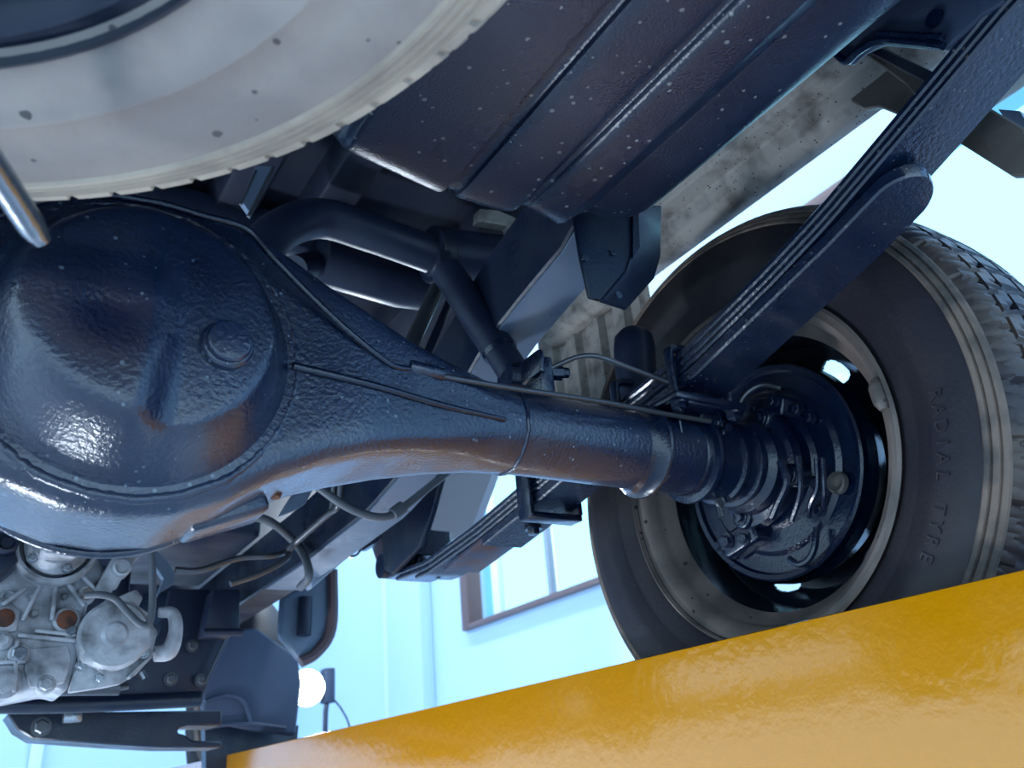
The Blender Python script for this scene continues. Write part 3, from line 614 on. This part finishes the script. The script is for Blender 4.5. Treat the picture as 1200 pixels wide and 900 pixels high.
# outrigger brackets near the tail
bm = B(); prism(bm, [P(985, 110, X=0.90), P(1035, 60, X=0.90), P(1075, 88, X=0.90), P(1085, 140, X=0.90), P(1062, 138, X=0.90), P(1030, 125, X=0.90), P(1012, 128, X=0.90)], (0.012, 0, 0)); bev(bm, 0.002, 1); obj('outrigger', bm, 'zincdark', sl)
bm = B(); prism(bm, [P(1012, 62, X=0.86), P(1035, 54, X=0.86), P(1200, 150, X=0.86), P(1215, 205, X=0.86), P(1185, 206, X=0.86), P(1120, 165, X=0.86), P(1090, 140, X=0.86), P(1062, 100, X=0.86)], (0.012, 0, 0)); bev(bm, 0.002, 1); obj('outrigger_arm', bm, 'zincdark', sl)
bm = B(); prism(bm, [P(1170, 128, X=0.90), P(1195, 130, X=0.90), P(1230, 190, X=0.90), P(1205, 180, X=0.90)], (0.012, 0, 0)); obj('outrigger_flange', bm, 'bluegrey', sl)
bm = B(); prism(bm, [P(1018, 62, X=0.85), P(1030, 54, X=0.85), P(1110, 92, X=0.85), P(1100, 106, X=0.85)], (0.012, 0, 0.0)); bev(bm, 0.002, 1); obj('arm_flange', bm, 'frame', sl)
bm = B(); tube(bm, [P(1128, 22, X=0.95), P(1148, 60, X=0.95)], 0.012, 10, 0); obj('stay_rod', bm, 'zinc', sl)
tb = thing('tail_bracket', (0.74, 0.3, 0.70), 'blue black pressed tail bracket with a dark hole, above the end of the leaf spring', 'bracket')
bm = B(); prism(bm, [P(1010, -30, X=0.70), P(1180, -30, X=0.70), P(1175, 2, X=0.70), P(1150, 16, X=0.70), P(1125, 40, X=0.70), P(1106, 56, X=0.70), P(1030, 50, X=0.70), P(1008, 60, X=0.70), P(992, 74, X=0.70), P(978, 64, X=0.70), P(985, 40, X=0.70)], (0.012, 0, 0)); bev(bm, 0.003, 2); obj('bracket_plate', bm, 'bracketblue', tb)
bm = B(); tube(bm, [P(978, 62, X=0.695), P(992, 72, X=0.695), P(1006, 60, X=0.695), P(1030, 48, X=0.695), P(1070, 50, X=0.695), P(1106, 54, X=0.695)], 0.004, 8, 6); tube(bm, [P(1030, 40, X=0.695), P(1105, 44, X=0.695)], 0.004, 8, 0); obj('pressed_edge', bm, 'black2', tb)
bm = B(); lathe(bm, [(0, 0.009), (-0.002, 0.009)], P(1096, 22, X=0.699), (1, 0, 0), 16, caps=True); obj('hole', bm, 'black2', tb)

# wheelhouse / bed side panel, ribbed and dusty
wh = thing('wheelhouse_panel', (0.95, 1.2, 0.5), 'dusty beige ribbed body panel behind the shock absorber and bracket', 'body panel')
bm = B(); rings = []
def whx(y): 
    k = (y - 0.97) / 0.045
    return 0.93 + 0.004 * (1 if (k % 2) < 0.9 else -1)
ysw = []
y = 0.93
while y < 1.25:
    ysw += [y, y + 0.028, y + 0.036, y + 0.064]; y += 0.072
rings = []
for zz in (0.52, 0.65, 0.78, 0.905):
    rings.append([Vector((0.932 + (0.010 if i % 4 in (1, 2) and False else 0) + (0.013 if (i // 2) % 2 else 0), yy, zz)) for i, yy in enumerate(ysw)])
loft(bm, rings, close=False); obj('ribbed_sheet', bm, 'zinc', wh, 30)
# pale body side seen under the axle tube
sd = thing('body_side', (1.1, 1.8, 0.42), 'pale grey lower body side with a vertical seam, seen below the axle tube', 'body panel')
bm = B(); prism(bm, [P(497, 400, X=1.06), P(590, 400, X=1.06), P(590, 520, X=1.06), P(545, 640, X=1.06), P(500, 655, X=1.06), P(480, 660, X=1.06)], (0.02, 0, 0)); obj('side_sheet', bm, 'grey', sd, 30)
bm = B(); tube(bm, [P(500, 520, X=1.055), P(495, 650, X=1.055)], 0.006, 8, 0); obj('seam', bm, 'matte', sd)
bm = B(); tube(bm, [P(493, 520, X=1.055), P(487, 660, X=1.055)], 0.010, 8, 0); obj('door_edge', bm, 'bluegrey', sd)
# floor pan with stiffening channels, covering the whole truck
fp = thing('floor_pan', (0, 1.8, 0.86), 'dark floor pan of the truck with pressed stiffening channels, above the exhaust', 'floor pan')
bm = B(); box(bm, (0.0, 1.85, 0.925), (2.06, 5.1, 0.03)); obj('pan_sheet', bm, 'floorpan', fp, smooth=0)
for x in (-0.75, -0.45, -0.2, 0.02, 0.16, 0.30, 0.44, 0.72):
    bm = B(); prism(bm, [(x - 0.045, -0.65, 0.912), (x - 0.03, -0.65, 0.870), (x + 0.03, -0.65, 0.870), (x + 0.045, -0.65, 0.912)], (0, 4.9, 0)); bev(bm, 0.004, 2); obj('channel', bm, 'floorpan', fp)
for y in (1.22, 1.75, 2.3):
    bm = B(); box(bm, (0, y, 0.86), (1.15, 0.06, 0.06)); bev(bm, 0.005); obj('cross_channel', bm, 'matte', fp)
bm = B(); box(bm, (0.0, 4.35, 0.72), (2.0, 0.06, 0.4)); bev(bm, 0.02); obj('front_bulkhead', bm, 'matte', fp)
for x, y0, y1 in ():
    bm = B(); box(bm, (x, (y0 + y1) / 2, 0.62), (0.03, y1 - y0, 0.55)); bev(bm, 0.01); obj('sill_side', bm, 'grey', fp)

# bare crossmember bright edge strips seen between tyre and exhaust
fs = thing('heat_shield', (0.25, 0.98, 0.72), 'folded dark sheet with bright edges between the pale spare and the bent exhaust pipe', 'heat shield')
bm = B(); prism(bm, [P(283, 235, Y=0.98), P(300, 195, Y=0.98), P(322, 195, Y=0.98), P(295, 252, Y=0.98)], (0, 0.01, 0)); obj('sheet', bm, 'bluegrey', fs)
bm = B(); tube(bm, [P(321, 195, Y=0.975), P(291, 254, Y=0.975)], 0.0025, 8, 0); tube(bm, [P(300, 200, Y=0.975), P(282, 240, Y=0.975)], 0.002, 8, 0); obj('bright_edge', bm, 'bright', fs)
obj('channel_strip', (lambda bm: bev(prism(bm, [P(498, 268, Y=1.2), P(524, 230, Y=1.2), P(534, 234, Y=1.2), P(508, 270, Y=1.2)], (0, 0.012, 0)), 0.001, 1))(B()), 'bright', label='short bright metal strip below the left front edge of the fuel tank', cat='metal strip')
obj('mount_bracket', (lambda bm: bev(prism(bm, [P(562, 244, Y=1.0), P(585, 246, Y=1.0), P(612, 258, Y=1.0), P(614, 278, Y=1.0), P(600, 288, Y=1.0), P(596, 264, Y=1.0), P(560, 258, Y=1.0)], (0, 0.02, 0)), 0.002, 1))(B()), 'zinc', label='small dirty bracket under the tank lip above the exhaust box', cat='bracket')

# ================================================================ exhaust
ex = thing('exhaust', (0.45, 1.08, 0.66), 'matt black exhaust with a bent pipe, box and clamp above the axle', 'exhaust')
bm = B(); tube(bm, [P(268, 385, Y=1.02), P(292, 325, Y=1.04), P(320, 276, Y=1.05), P(372, 256, Y=1.06), P(432, 272, Y=1.06), P(510, 300, Y=1.06)], 0.031, 24, 8); obj('bent_pipe', bm, 'matte', ex)
bm = B(); tube(bm, [P(503, 296, Y=1.06), P(508, 298, Y=1.06), P(588, 306, Y=1.06), P(594, 307, Y=1.06)], [0.028, 0.045, 0.045, 0.034], 24, 0); obj('box', bm, 'matte', ex)
bm = B(); tube(bm, [P(505, 298, Y=1.06), P(520, 300, Y=1.06)], 0.048, 24, 0); box(bm, P(520, 310, Y=1.02), (0.02, 0.02, 0.045)); bev(bm, 0.002, 1); obj('clamp', bm, 'frame', ex)
bm = B(); tube(bm, [P(368, 300, Y=1.2), P(376, 302, Y=1.2), P(470, 328, Y=1.2), P(494, 333, Y=1.2), P(500, 334, Y=1.2)], [0.03, 0.047, 0.050, 0.047, 0.03], 24, 0); obj('silencer', bm, 'matte', ex)
bm = B(); tube(bm, [P(345, 315, Y=1.15), P(372, 308, Y=1.2)], 0.022, 16, 0); obj('inlet_pipe', bm, 'matte', ex)
bm = B(); tube(bm, [P(600, 270, Y=1.0), P(606, 300, Y=1.0), P(612, 330, Y=1.0), P(596, 330, Y=1.0), P(590, 318, Y=1.0)], 0.006, 8, 5); obj('hanger_wire', bm, 'frame', ex)
# heat-shield plate seen left of the bent pipe
obj('rail_plate', (lambda bm: bev(prism(bm, [P(283, 290, Y=1.3), P(292, 276, Y=1.3), P(328, 314, Y=1.3), P(324, 324, Y=1.3)], (0, 0.01, 0)), 0.001, 1))(B()), 'zinc', label='small grey plate between the differential and the bent exhaust pipe', cat='plate')

# ================================================================ shock absorber
sh_ = thing('shock_absorber', (0.56, 0.86, 0.46), 'dark cylindrical shock absorber slanting down to the axle tube', 'shock absorber')
bm = B(); tube(bm, [P(524, 318, Y=0.93), P(586, 412, Y=0.87)], 0.0235, 24, 0); obj('dust_tube', bm, 'matte', sh_)
bm = B(); tube(bm, [P(582, 406, Y=0.872), P(603, 438, Y=0.85)], 0.0215, 24, 0); obj('lower_tube', bm, 'matte', sh_)
bm = B(); tube(bm, [P(607, 446, Y=0.845) + Vector((-0.02, 0, 0)), P(607, 446, Y=0.845) + Vector((0.028, 0, 0))], 0.019, 20, 0); obj('eye', bm, 'black2', sh_)
bm = B(); tube(bm, [P(584, 409, Y=0.870), P(587, 414, Y=0.868)], 0.0245, 24, 0); obj('rim_ring', bm, 'black2', sh_)
# stay rods crossing down between the exhaust and the axle
for k, (a, b_, r_, mm, lb) in enumerate((((512, 338), (472, 425), 0.011, 'steel', 'left, thicker of two dark steel rods slanting down behind the axle beside the shock absorber'),
                                    ((528, 350), (494, 430), 0.006, 'matte', 'right, thinner of two dark rods slanting down behind the axle beside the shock absorber'))):
    bm = B(); tube(bm, [P(*a, Y=0.98), P(*b_, Y=0.95)], r_, 12, 0); obj('stay_rod', bm, mm, label=lb, cat='rod')
bm = B(); prism(bm, [P(405, 372, Y=1.9), P(430, 352, Y=1.9), P(492, 352, Y=1.9), P(460, 410, Y=1.9), P(430, 398, Y=1.9)], (0, 0.02, 0)); obj('inner_panel', bm, 'grey', fp, label='pale panel glimpsed between the silencer and the axle')
bm = B(); prism(bm, [P(540, 400, Y=1.9), P(600, 400, Y=1.9), P(620, 440, Y=1.9), P(560, 445, Y=1.9), P(520, 432, Y=1.9)], (0, 0.02, 0)); obj('inner_panel', bm, 'grey', fp, label='pale panel glimpsed below the shock absorber')

# ================================================================ transfer case and front of the truck
tc = thing('transfer_case', (0.12, 1.62, 0.18), 'dirty cast aluminium transfer case with ribs and bolts, below the differential', 'gearbox')
Y0 = 1.50
def T(px, py, y=Y0): return P(px, py, Y=y)
bm = B(); prism(bm, [T(-60, 640), T(-20, 690), T(10, 670), T(30, 640), T(110, 640), T(125, 670), T(105, 700), T(100, 725), T(86, 742), T(92, 762), T(86, 790), T(78, 812), T(60, 806), T(30, 812), T(0, 818), T(-60, 820)], (0, 0.14, 0)); bev(bm, 0.008, 3)
obj('case', bm, 'bare', tc)
def wedge(pts, d=0.02, y=Y0, m='bare', name='web', w=0.003):
    bm = B(); prism(bm, [T(px, py, y - d) for px, py in pts], (0, d + 0.01, 0)); bev(bm, w, 2); return obj(name, bm, m, tc)
# output bearing ring with flange
oc = T(67, 640, Y0 - 0.03)
bm = B(); lathe(bm, [(0.06, 0.060), (-0.005, 0.060), (-0.012, 0.057), (-0.012, 0.052), (0.02, 0.050)], oc, (0, 1, 0), 48); obj('output_housing', bm, 'bare', tc)
bm = B(); lathe(bm, [(0.02, 0.0505), (-0.006, 0.0505), (-0.006, 0.0475), (0.02, 0.0475)], oc, (0, 1, 0), 48); obj('seal', bm, 'black2', tc)
bm = B(); lathe(bm, [(0.02, 0.0475), (-0.012, 0.046), (-0.022, 0.036), (-0.03, 0.034), (-0.03, 0.001)], oc, (0, 1, 0), 40); obj('output_flange', bm, 'bare', tc)
bm = B(); box(bm, oc + Vector((0.0, -0.045, 0.0)), (0.05, 0.04, 0.06)); bev(bm, 0.008, 3); obj('yoke', bm, 'bare', tc)
for a in (0.2, 1.3, 2.5, 3.8, 5.1):
    bm = B(); bolt(bm, oc + Vector((0.041 * math.cos(a), -0.02, 0.041 * math.sin(a))), (0, -1, 0), 0.006, 0.006); obj('flange_bolt', bm, 'bright', tc)
# radial ribs
for (a, b_) in (((30, 690), (2, 710)), ((48, 684), (26, 728)), ((65, 685), (60, 728)), ((78, 684), (98, 712)), ((94, 674), (112, 694)), ((20, 745), (88, 752)), ((20, 752), (16, 812)), ((88, 745), (40, 740)), ((-20, 778), (30, 776))):
    bm = B(); p, q = T(*a, Y0 - 0.006), T(*b_, Y0 - 0.006); d = (q - p); L_ = d.length; ang = math.atan2(d.z, d.x)
    box(bm, (p + q) / 2, (L_, 0.022, 0.006), ry(-ang)); bev(bm, 0.002, 2); obj('rib', bm, 'bare', tc)
for (px, py, r_, m_) in ((77, 728, 0.014, 'rust'), (5, 726, 0.013, 'rust'), (22, 767, 0.011, 'bright'), (82, 741, 0.008, 'bright'), (2, 752, 0.010, 'bare'), (5, 800, 0.017, 'bare'), (53, 803, 0.010, 'bare'), (101, 698, 0.010, 'rim')):
    c = T(px, py, Y0 - 0.002); bm = B(); lathe(bm, [(0.01, r_ * 1.35), (-0.008, r_ * 1.35), (-0.01, r_ * 1.15)], c, (0, 1, 0), 24, caps=True); bs = obj('bolt_boss', bm, 'bare', tc)
    bm = B(); lathe(bm, [(0, r_), (-0.006, r_), (-0.008, r_ * 0.8)], c + Vector((0, -0.010, 0)), (0, 1, 0), 6 if m_ != 'rust' else 20, caps=True); obj('bolt_head', bm, m_, bs)
for (px, py, r_) in ((40, 720, 0.006), (52, 745, 0.008), (10, 700, 0.010), (35, 700, 0.005), (62, 775, 0.014), (40, 790, 0.010), (20, 790, 0.006), (90, 720, 0.006), (75, 700, 0.005), (12, 775, 0.007)):
    c = T(px, py, Y0 - 0.001); bm = B(); lathe(bm, [(0.006, r_ * 1.2), (-0.004, r_), (-0.006, r_ * 0.8), (-0.003, r_ * 0.5), (-0.003, 0.0003)], c, (0, 1, 0), 18); obj('cast_boss', bm, 'bare', tc)
wedge([(32, 760), (80, 756), (84, 775), (76, 800), (36, 806), (28, 785)], 0.010, name='raised_pad')
wedge([(-10, 700), (8, 700), (24, 716), (20, 740), (-10, 742)], 0.008, name='raised_pad')
for (a, b_) in (((120, 708), (105, 735)), ((150, 706), (172, 722)), ((105, 770), (120, 790)), ((150, 795), (176, 770)), ((140, 640), (120, 690)), ((160, 640), (134, 690))):
    bm = B(); p, q = T(*a, Y0 - 0.012), T(*b_, Y0 - 0.012); d = (q - p); box(bm, (p + q) / 2, (d.length, 0.02, 0.005), ry(-math.atan2(d.z, d.x))); bev(bm, 0.0015, 2); obj('rib', bm, 'bare', tc)
# upper arm with boss, right of the output housing
wedge([(112, 690), (128, 660), (140, 640), (165, 632), (170, 645), (150, 668), (140, 680), (130, 696)], 0.03, name='upper_lug')
c = T(143, 665, Y0 - 0.04); bm = B(); lathe(bm, [(0.03, 0.014), (-0.004, 0.014), (-0.006, 0.011), (0.001, 0.007), (0.001, 0.0003)], c, (0, 1, 0), 24); obj('lug_boss', bm, 'bare', tc)
wedge([(132, 702), (160, 690), (168, 700), (158, 720), (142, 712)], 0.02, name='side_lug')
# round cover on the right and its darker backing
wedge([(100, 742), (118, 712), (150, 708), (172, 720), (185, 740), (178, 770), (160, 790), (140, 802), (120, 806), (80, 812), (86, 790), (96, 770)], 0.005, name='rear_cover')
c = T(133, 745, Y0 - 0.016); bm = B(); lathe(bm, [(0.02, 0.052), (-0.008, 0.052), (-0.014, 0.047), (-0.015, 0.020), (-0.020, 0.015), (-0.020, 0.0003)], c, (0, 1, 0), 48, fn=lambda j, h, r, t: (r * (1 + (0.10 * max(0, math.cos(3 * t + 0.7)) ** 10 if j < 2 else 0)), h)); rc = obj('round_cover', bm, 'bare', tc)
for (px, py) in ((101, 746), (170, 736), (164, 764), (95, 780), (116, 795), (100, 765), (168, 766)):
    c = T(px, py, Y0 - 0.012); bm = B(); bolt(bm, c, (0, -1, 0), 0.006, 0.008); obj('cover_bolt', bm, 'bright', tc)
c = T(192, 740, Y0); bm = B(); tube(bm, [c + Vector((-0.01, 0, 0.03)), c + Vector((0.012, 0, 0.028)), c + Vector((0.018, 0, 0.0)), c + Vector((0.01, 0, -0.03)), c + Vector((-0.012, 0, -0.035))], [0.008, 0.010, 0.011, 0.014, 0.012], 12, 5); obj('hook_lug', bm, 'bare', tc)
wedge([(-10, 640), (18, 640), (20, 660), (0, 676), (-10, 676)], 0.06, m='matte', name='recess_shade_block')  # dark raised block, shade of a recess put into its colour
c = T(8, 636, Y0 - 0.07); bm = B(); lathe(bm, [(0.03, 0.016), (-0.006, 0.016), (-0.008, 0.012), (0.0, 0.008), (0.0, 0.0003)], c, (0, 1, 0), 20); obj('lug_boss', bm, 'matte', tc)
obj('breather_hose', tube(B(), [T(100, 698, 1.44), T(118, 697, 1.43), T(135, 702, 1.43), T(150, 718, 1.43), T(164, 731, 1.43), T(174, 731, 1.43), T(178, 715, 1.43), T(179, 690, 1.43), T(178, 655, 1.43), T(173, 625, 1.43)], 0.0055, 10, 6), 'cable', label='grey hose looping from the transfer case up past its round cover', cat='hose')
# bracket to the right of it, tank like box, dark engine clutter
eg = thing('gearbox_mount', (0.45, 1.7, 0.2), 'dark gearbox mounting plates and box between transfer case and front wheel', 'mounting')
bm = B(); prism(bm, [P(178, 640, Y=1.7), P(198, 660, Y=1.7), P(205, 672, Y=1.7), P(203, 684, Y=1.7), P(190, 692, Y=1.7), P(184, 700, Y=1.7), P(192, 678, Y=1.7), P(180, 660, Y=1.7)], (0, 0.02, 0)); obj('bracket', bm, 'bluegrey', eg)
bm = B(); prism(bm, [P(250, 690, Y=1.9), P(281, 690, Y=1.9), P(282, 738, Y=1.9), P(272, 745, Y=1.9), P(238, 745, Y=1.9)], (0, 0.06, 0)); bev(bm, 0.006); obj('damper_box', bm, 'matte', eg)
bm = B(); tube(bm, [P(238, 741, Y=1.89), P(284, 741, Y=1.89)], 0.008, 8, 0); obj('box_lip', bm, 'matte', eg)
bm = B(); prism(bm, [P(200, 690, Y=2.0), P(245, 690, Y=2.0), P(270, 745, Y=2.0), P(238, 815, Y=2.0), P(180, 822, Y=2.0), P(120, 822, Y=2.0), P(190, 740, Y=2.0)], (0, 0.03, 0)); bev(bm, 0.004); obj('side_plate', bm, 'matte', eg)
bm = B(); tube(bm, [P(267, 742, Y=1.98), P(240, 800, Y=1.98)], 0.003, 6, 0); obj('bright_edge', bm, 'steel', eg)
for px, py in ((200, 796), (225, 757), (236, 797)):
    bm = B(); bolt(bm, P(px, py, Y=1.99), (0, -1, 0), 0.010, 0.01); obj('bolt', bm, 'steel', eg)
bm = B(); tube(bm, [P(60, 806, Y=1.6), P(140, 806, Y=1.6)], 0.012, 12, 0); tube(bm, [P(140, 806, Y=1.598), P(150, 804, Y=1.6)], 0.005, 8, 0); obj('bottom_bar', bm, 'steel', eg)
bm = B(); tube(bm, [P(166, 787, Y=1.58), P(170, 795, Y=1.58)], 0.005, 8, 0); obj('stud', bm, 'bright', eg)
bm = B(); box(bm, (0.05, 2.35, 0.5), (0.60, 0.5, 0.42)); bev(bm, 0.03, 3); obj('gearbox_body', bm, 'matte', eg)
bm = B(); box(bm, (0.18, 2.05, 0.66), (0.74, 0.5, 0.32)); bev(bm, 0.02, 3); obj('added_dark_mass', bm, 'matte', eg)  # dark mass added to hide the bright reflection in the floor pan
# pipes on the rail side
for k, (pts, r_, y, mm, lb) in enumerate((
    ([(290, 604), (318, 612), (345, 635), (358, 655), (362, 676), (352, 688)], 0.008, 1.55, 'cable', 'pale grey hose curving down to the rail right of the transfer case'),
    ([(205, 668), (235, 668), (280, 654), (325, 650), (345, 637), (372, 612), (388, 598), (392, 560)], 0.0055, 1.5, 'steel', 'upper of two bent steel lines crossing under the rail behind the grey hose'),
    ([(270, 684), (305, 672), (335, 655), (342, 640), (384, 603), (396, 592), (400, 560)], 0.0055, 1.45, 'steel', 'lower of two bent steel lines crossing under the rail behind the grey hose'),
    ([(372, 570), (400, 590), (425, 602), (450, 606), (468, 598), (500, 573), (535, 545)], 0.0062, 1.15, 'cable', 'dark parking brake cable hanging in a shallow curve below the axle taper'))):
    bm = B(); tube(bm, [(P(*p, X=0.548 - 0.014 * k) if k < 3 and P(*p, X=0.548).y < y + 0.12 else P(*p, Y=y)) for p in pts], r_, 10, 6); obj('hose' if k in (0,) else 'cable' if k == 3 else 'fuel_line', bm, mm, label=lb, cat='hose' if k == 0 else 'cable' if k == 3 else 'pipe')
bm = B(); tube(bm, [P(460, 603, Y=1.148), P(472, 594, Y=1.148)], [0.010, 0.010], 12, 0); obj('cable_ferrule', bm, 'cable', label='short collar around the parking brake cable', cat='ferrule')
obj('bracket_blade', (lambda bm: bev(prism(bm, [P(327, 605, Y=1.3), P(336, 590, Y=1.3), P(346, 575, Y=1.3), P(368, 572, Y=1.3), P(358, 590, Y=1.3), P(345, 598, Y=1.3)], (0, 0.01, 0)), 0.001, 1))(B()), 'bluegrey', label='pale tapered metal blade just under the axle taper', cat='bracket')
# rocker panel with pale sheet, below the rail ahead of the spring hanger
rk = thing('rocker_panel', (0.85, 2.0, 0.3), 'pale blue lit rocker panel and wheel-arch sheet ahead of the spring hanger', 'body panel')
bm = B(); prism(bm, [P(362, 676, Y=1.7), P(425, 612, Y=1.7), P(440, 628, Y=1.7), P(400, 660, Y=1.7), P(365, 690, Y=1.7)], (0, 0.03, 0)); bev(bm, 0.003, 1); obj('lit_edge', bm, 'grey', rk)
bm = B(); prism(bm, [P(330, 700, Y=2.2), P(365, 680, Y=2.2), P(392, 665, Y=2.2), P(390, 735, Y=2.2), P(372, 762, Y=2.2), P(352, 775, Y=2.2), P(328, 745, Y=2.2)], (0, 0.03, 0)); bev(bm, 0.01, 3); obj('arch_sheet', bm, 'bluegrey', rk)
bm = B(); tube(bm, [P(390, 668, Y=2.19), P(389, 735, Y=2.19), P(372, 764, Y=2.19), P(352, 776, Y=2.19)], 0.014, 8, 5); obj('arch_edge', bm, 'brown', rk)
bm = B(); tube(bm, [P(358, 700, Y=2.18), P(356, 745, Y=2.18)], 0.018, 10, 0); obj('rib', bm, 'matte', rk)
# front wheel and inner arch
fw = thing('front_wheel', (0.86, 3.35, -0.02), 'dark front wheel and tyre far ahead, low behind the yellow beam', 'wheel')
FW = Vector((0.853, 3.35, 0.339))
bm = B(); lathe(bm, [(0.02, 0.21), (0, 0.24), (-0.015, 0.28), (-0.005, 0.325), (0.02, 0.35), (0.09, 0.357), (0.16, 0.35), (0.19, 0.32), (0.2, 0.28), (0.18, 0.21)], FW, (1, 0, 0), 96); obj('tyre', bm, 'rubber', fw, 50)
bm = B(); lathe(bm, [(0.0, 0.222), (0.01, 0.205), (0.09, 0.19), (0.10, 0.15), (0.10, 0.001)], FW, (1, 0, 0), 64); obj('rim', bm, 'rim', fw, 40)
bm = B(); rings = []
ar = thing('arch_liner', (0.7, 2.9, 0.1), 'dark hazy blue wheel arch liner beside the work lamp', 'body panel')
bm = B(); prism(bm, [P(240, 742, Y=2.75), P(300, 735, Y=2.75), P(350, 770, Y=2.75), P(354, 800, Y=2.75), P(347, 862, Y=2.75), P(300, 856, Y=2.75), P(270, 850, Y=2.75), P(240, 855, Y=2.75), P(236, 800, Y=2.75)], (0, 0.04, 0)); bev(bm, 0.01, 3); obj('liner_sheet', bm, 'liner', ar)
bm = B(); tube(bm, [P(240, 822, Y=2.74), P(265, 815, Y=2.74), P(285, 822, Y=2.74), P(294, 848, Y=2.74)], 0.006, 8, 5); tube(bm, [P(243, 851, Y=2.74), P(290, 848, Y=2.74), P(335, 853, Y=2.74)], 0.006, 8, 5); obj('pressed_line', bm, 'liner', ar)
bm = B(); prism(bm, [P(240, 850, Y=2.9), P(350, 850, Y=2.9), P(345, 900, Y=2.9), P(242, 920, Y=2.9)], (0, 0.05, 0)); obj('mud_flap', bm, 'frame', ar, smooth=0)

# ================================================================ work lamp on its stand
lp = P(360, 806, Y=6.2)
wl = thing('work_lamp', (lp.x, lp.y, -H), 'glaring white work lamp on a stand beyond the front wheel', 'lamp')
bm = B(); tube(bm, [lp + Vector((0, 0.03, 0)), lp + Vector((0.02, 0.14, 0.0))], [0.13, 0.09], 28, 0); obj('lamp_body', bm, 'matte', wl)
bm = B(); lathe(bm, [(0, 0.0005), (-0.03, 0.06), (-0.01, 0.115), (0.02, 0.122)], lp, (0.2, 1, 0.1), 32); obj('lamp_face', bm, 'glow', wl)
bm = B(); box(bm, lp + Vector((0.19, 0.1, 0.02)), (0.08, 0.1, 0.24)); bev(bm, 0.01); obj('ballast_box', bm, 'matte', wl)
bm = B(); tube(bm, [lp + Vector((0.19, 0.1, -0.05)), lp + Vector((0.17, 0.1, -0.35)), (lp.x + 0.17, lp.y + 0.1, -H + 0.35)], 0.018, 10, 3); obj('pole', bm, 'matte', wl)
for a in (0.3, 2.4, 4.5):
    bm = B(); tube(bm, [(lp.x + 0.17, lp.y + 0.1, -H + 0.5), (lp.x + 0.17 + 0.45 * math.cos(a), lp.y + 0.1 + 0.45 * math.sin(a), -H + 0.012)], 0.012, 8, 0); obj('leg', bm, 'matte', wl)
bm = B(); tube(bm, [lp + Vector((0.21, 0.1, -0.05)), lp + Vector((0.30, 0.1, -0.15)), lp + Vector((0.36, 0.1, -0.30)), lp + Vector((0.33, 0.1, -0.6))], 0.007, 8, 6); obj('lead', bm, 'matte', wl)
ll = bpy.data.lights.new('work_lamp_light', 'SPOT'); ll.energy = 160; ll.spot_size = 2.2; ll.shadow_soft_size = 0.11; ll.color = (0.8, 0.9, 1)
lo = bpy.data.objects.new('work_lamp_light', ll); C.objects.link(lo); lo.location = lp + O + Vector((-0.01, -0.08, 0)); lo.rotation_euler = (Vector((0.1, 1.0, 0.735)) - lp - Vector((0, 0, .3))).to_track_quat('-Z', 'Y').to_euler()

# added floodlight on the floor, unseen, aimed up to brighten the truck's underside
fl = thing('added_floor_lamp', (-0.55, 1.9, -H), 'added low floodlight, unseen, on the floor under the truck to brighten its underside', 'lamp')
fc = Vector((-0.55, 1.9, -1.25))
bm = B(); box(bm, fc + Vector((0, 0, -0.03)), (0.40, 0.30, 0.06)); bev(bm, 0.01); obj('lamp_body', bm, 'yellow', fl)
bm = B(); box(bm, fc + Vector((0, 0, 0.004)), (0.36, 0.26, 0.008)); obj('lamp_face', bm, 'glow2', fl, smooth=0)
bm = B(); tube(bm, [fc + Vector((-0.2, 0, -0.02)), fc + Vector((-0.22, 0, -0.33)), fc + Vector((0.22, 0, -0.33)), fc + Vector((0.2, 0, -0.02))], 0.012, 8, 0); obj('foot_frame', bm, 'matte', fl)
area('added_floor_lamp_light', (fc.x, fc.y, fc.z + 0.02), (PI, 0, 0), 0.36, 0.26, 26, (0.75, 0.86, 1))
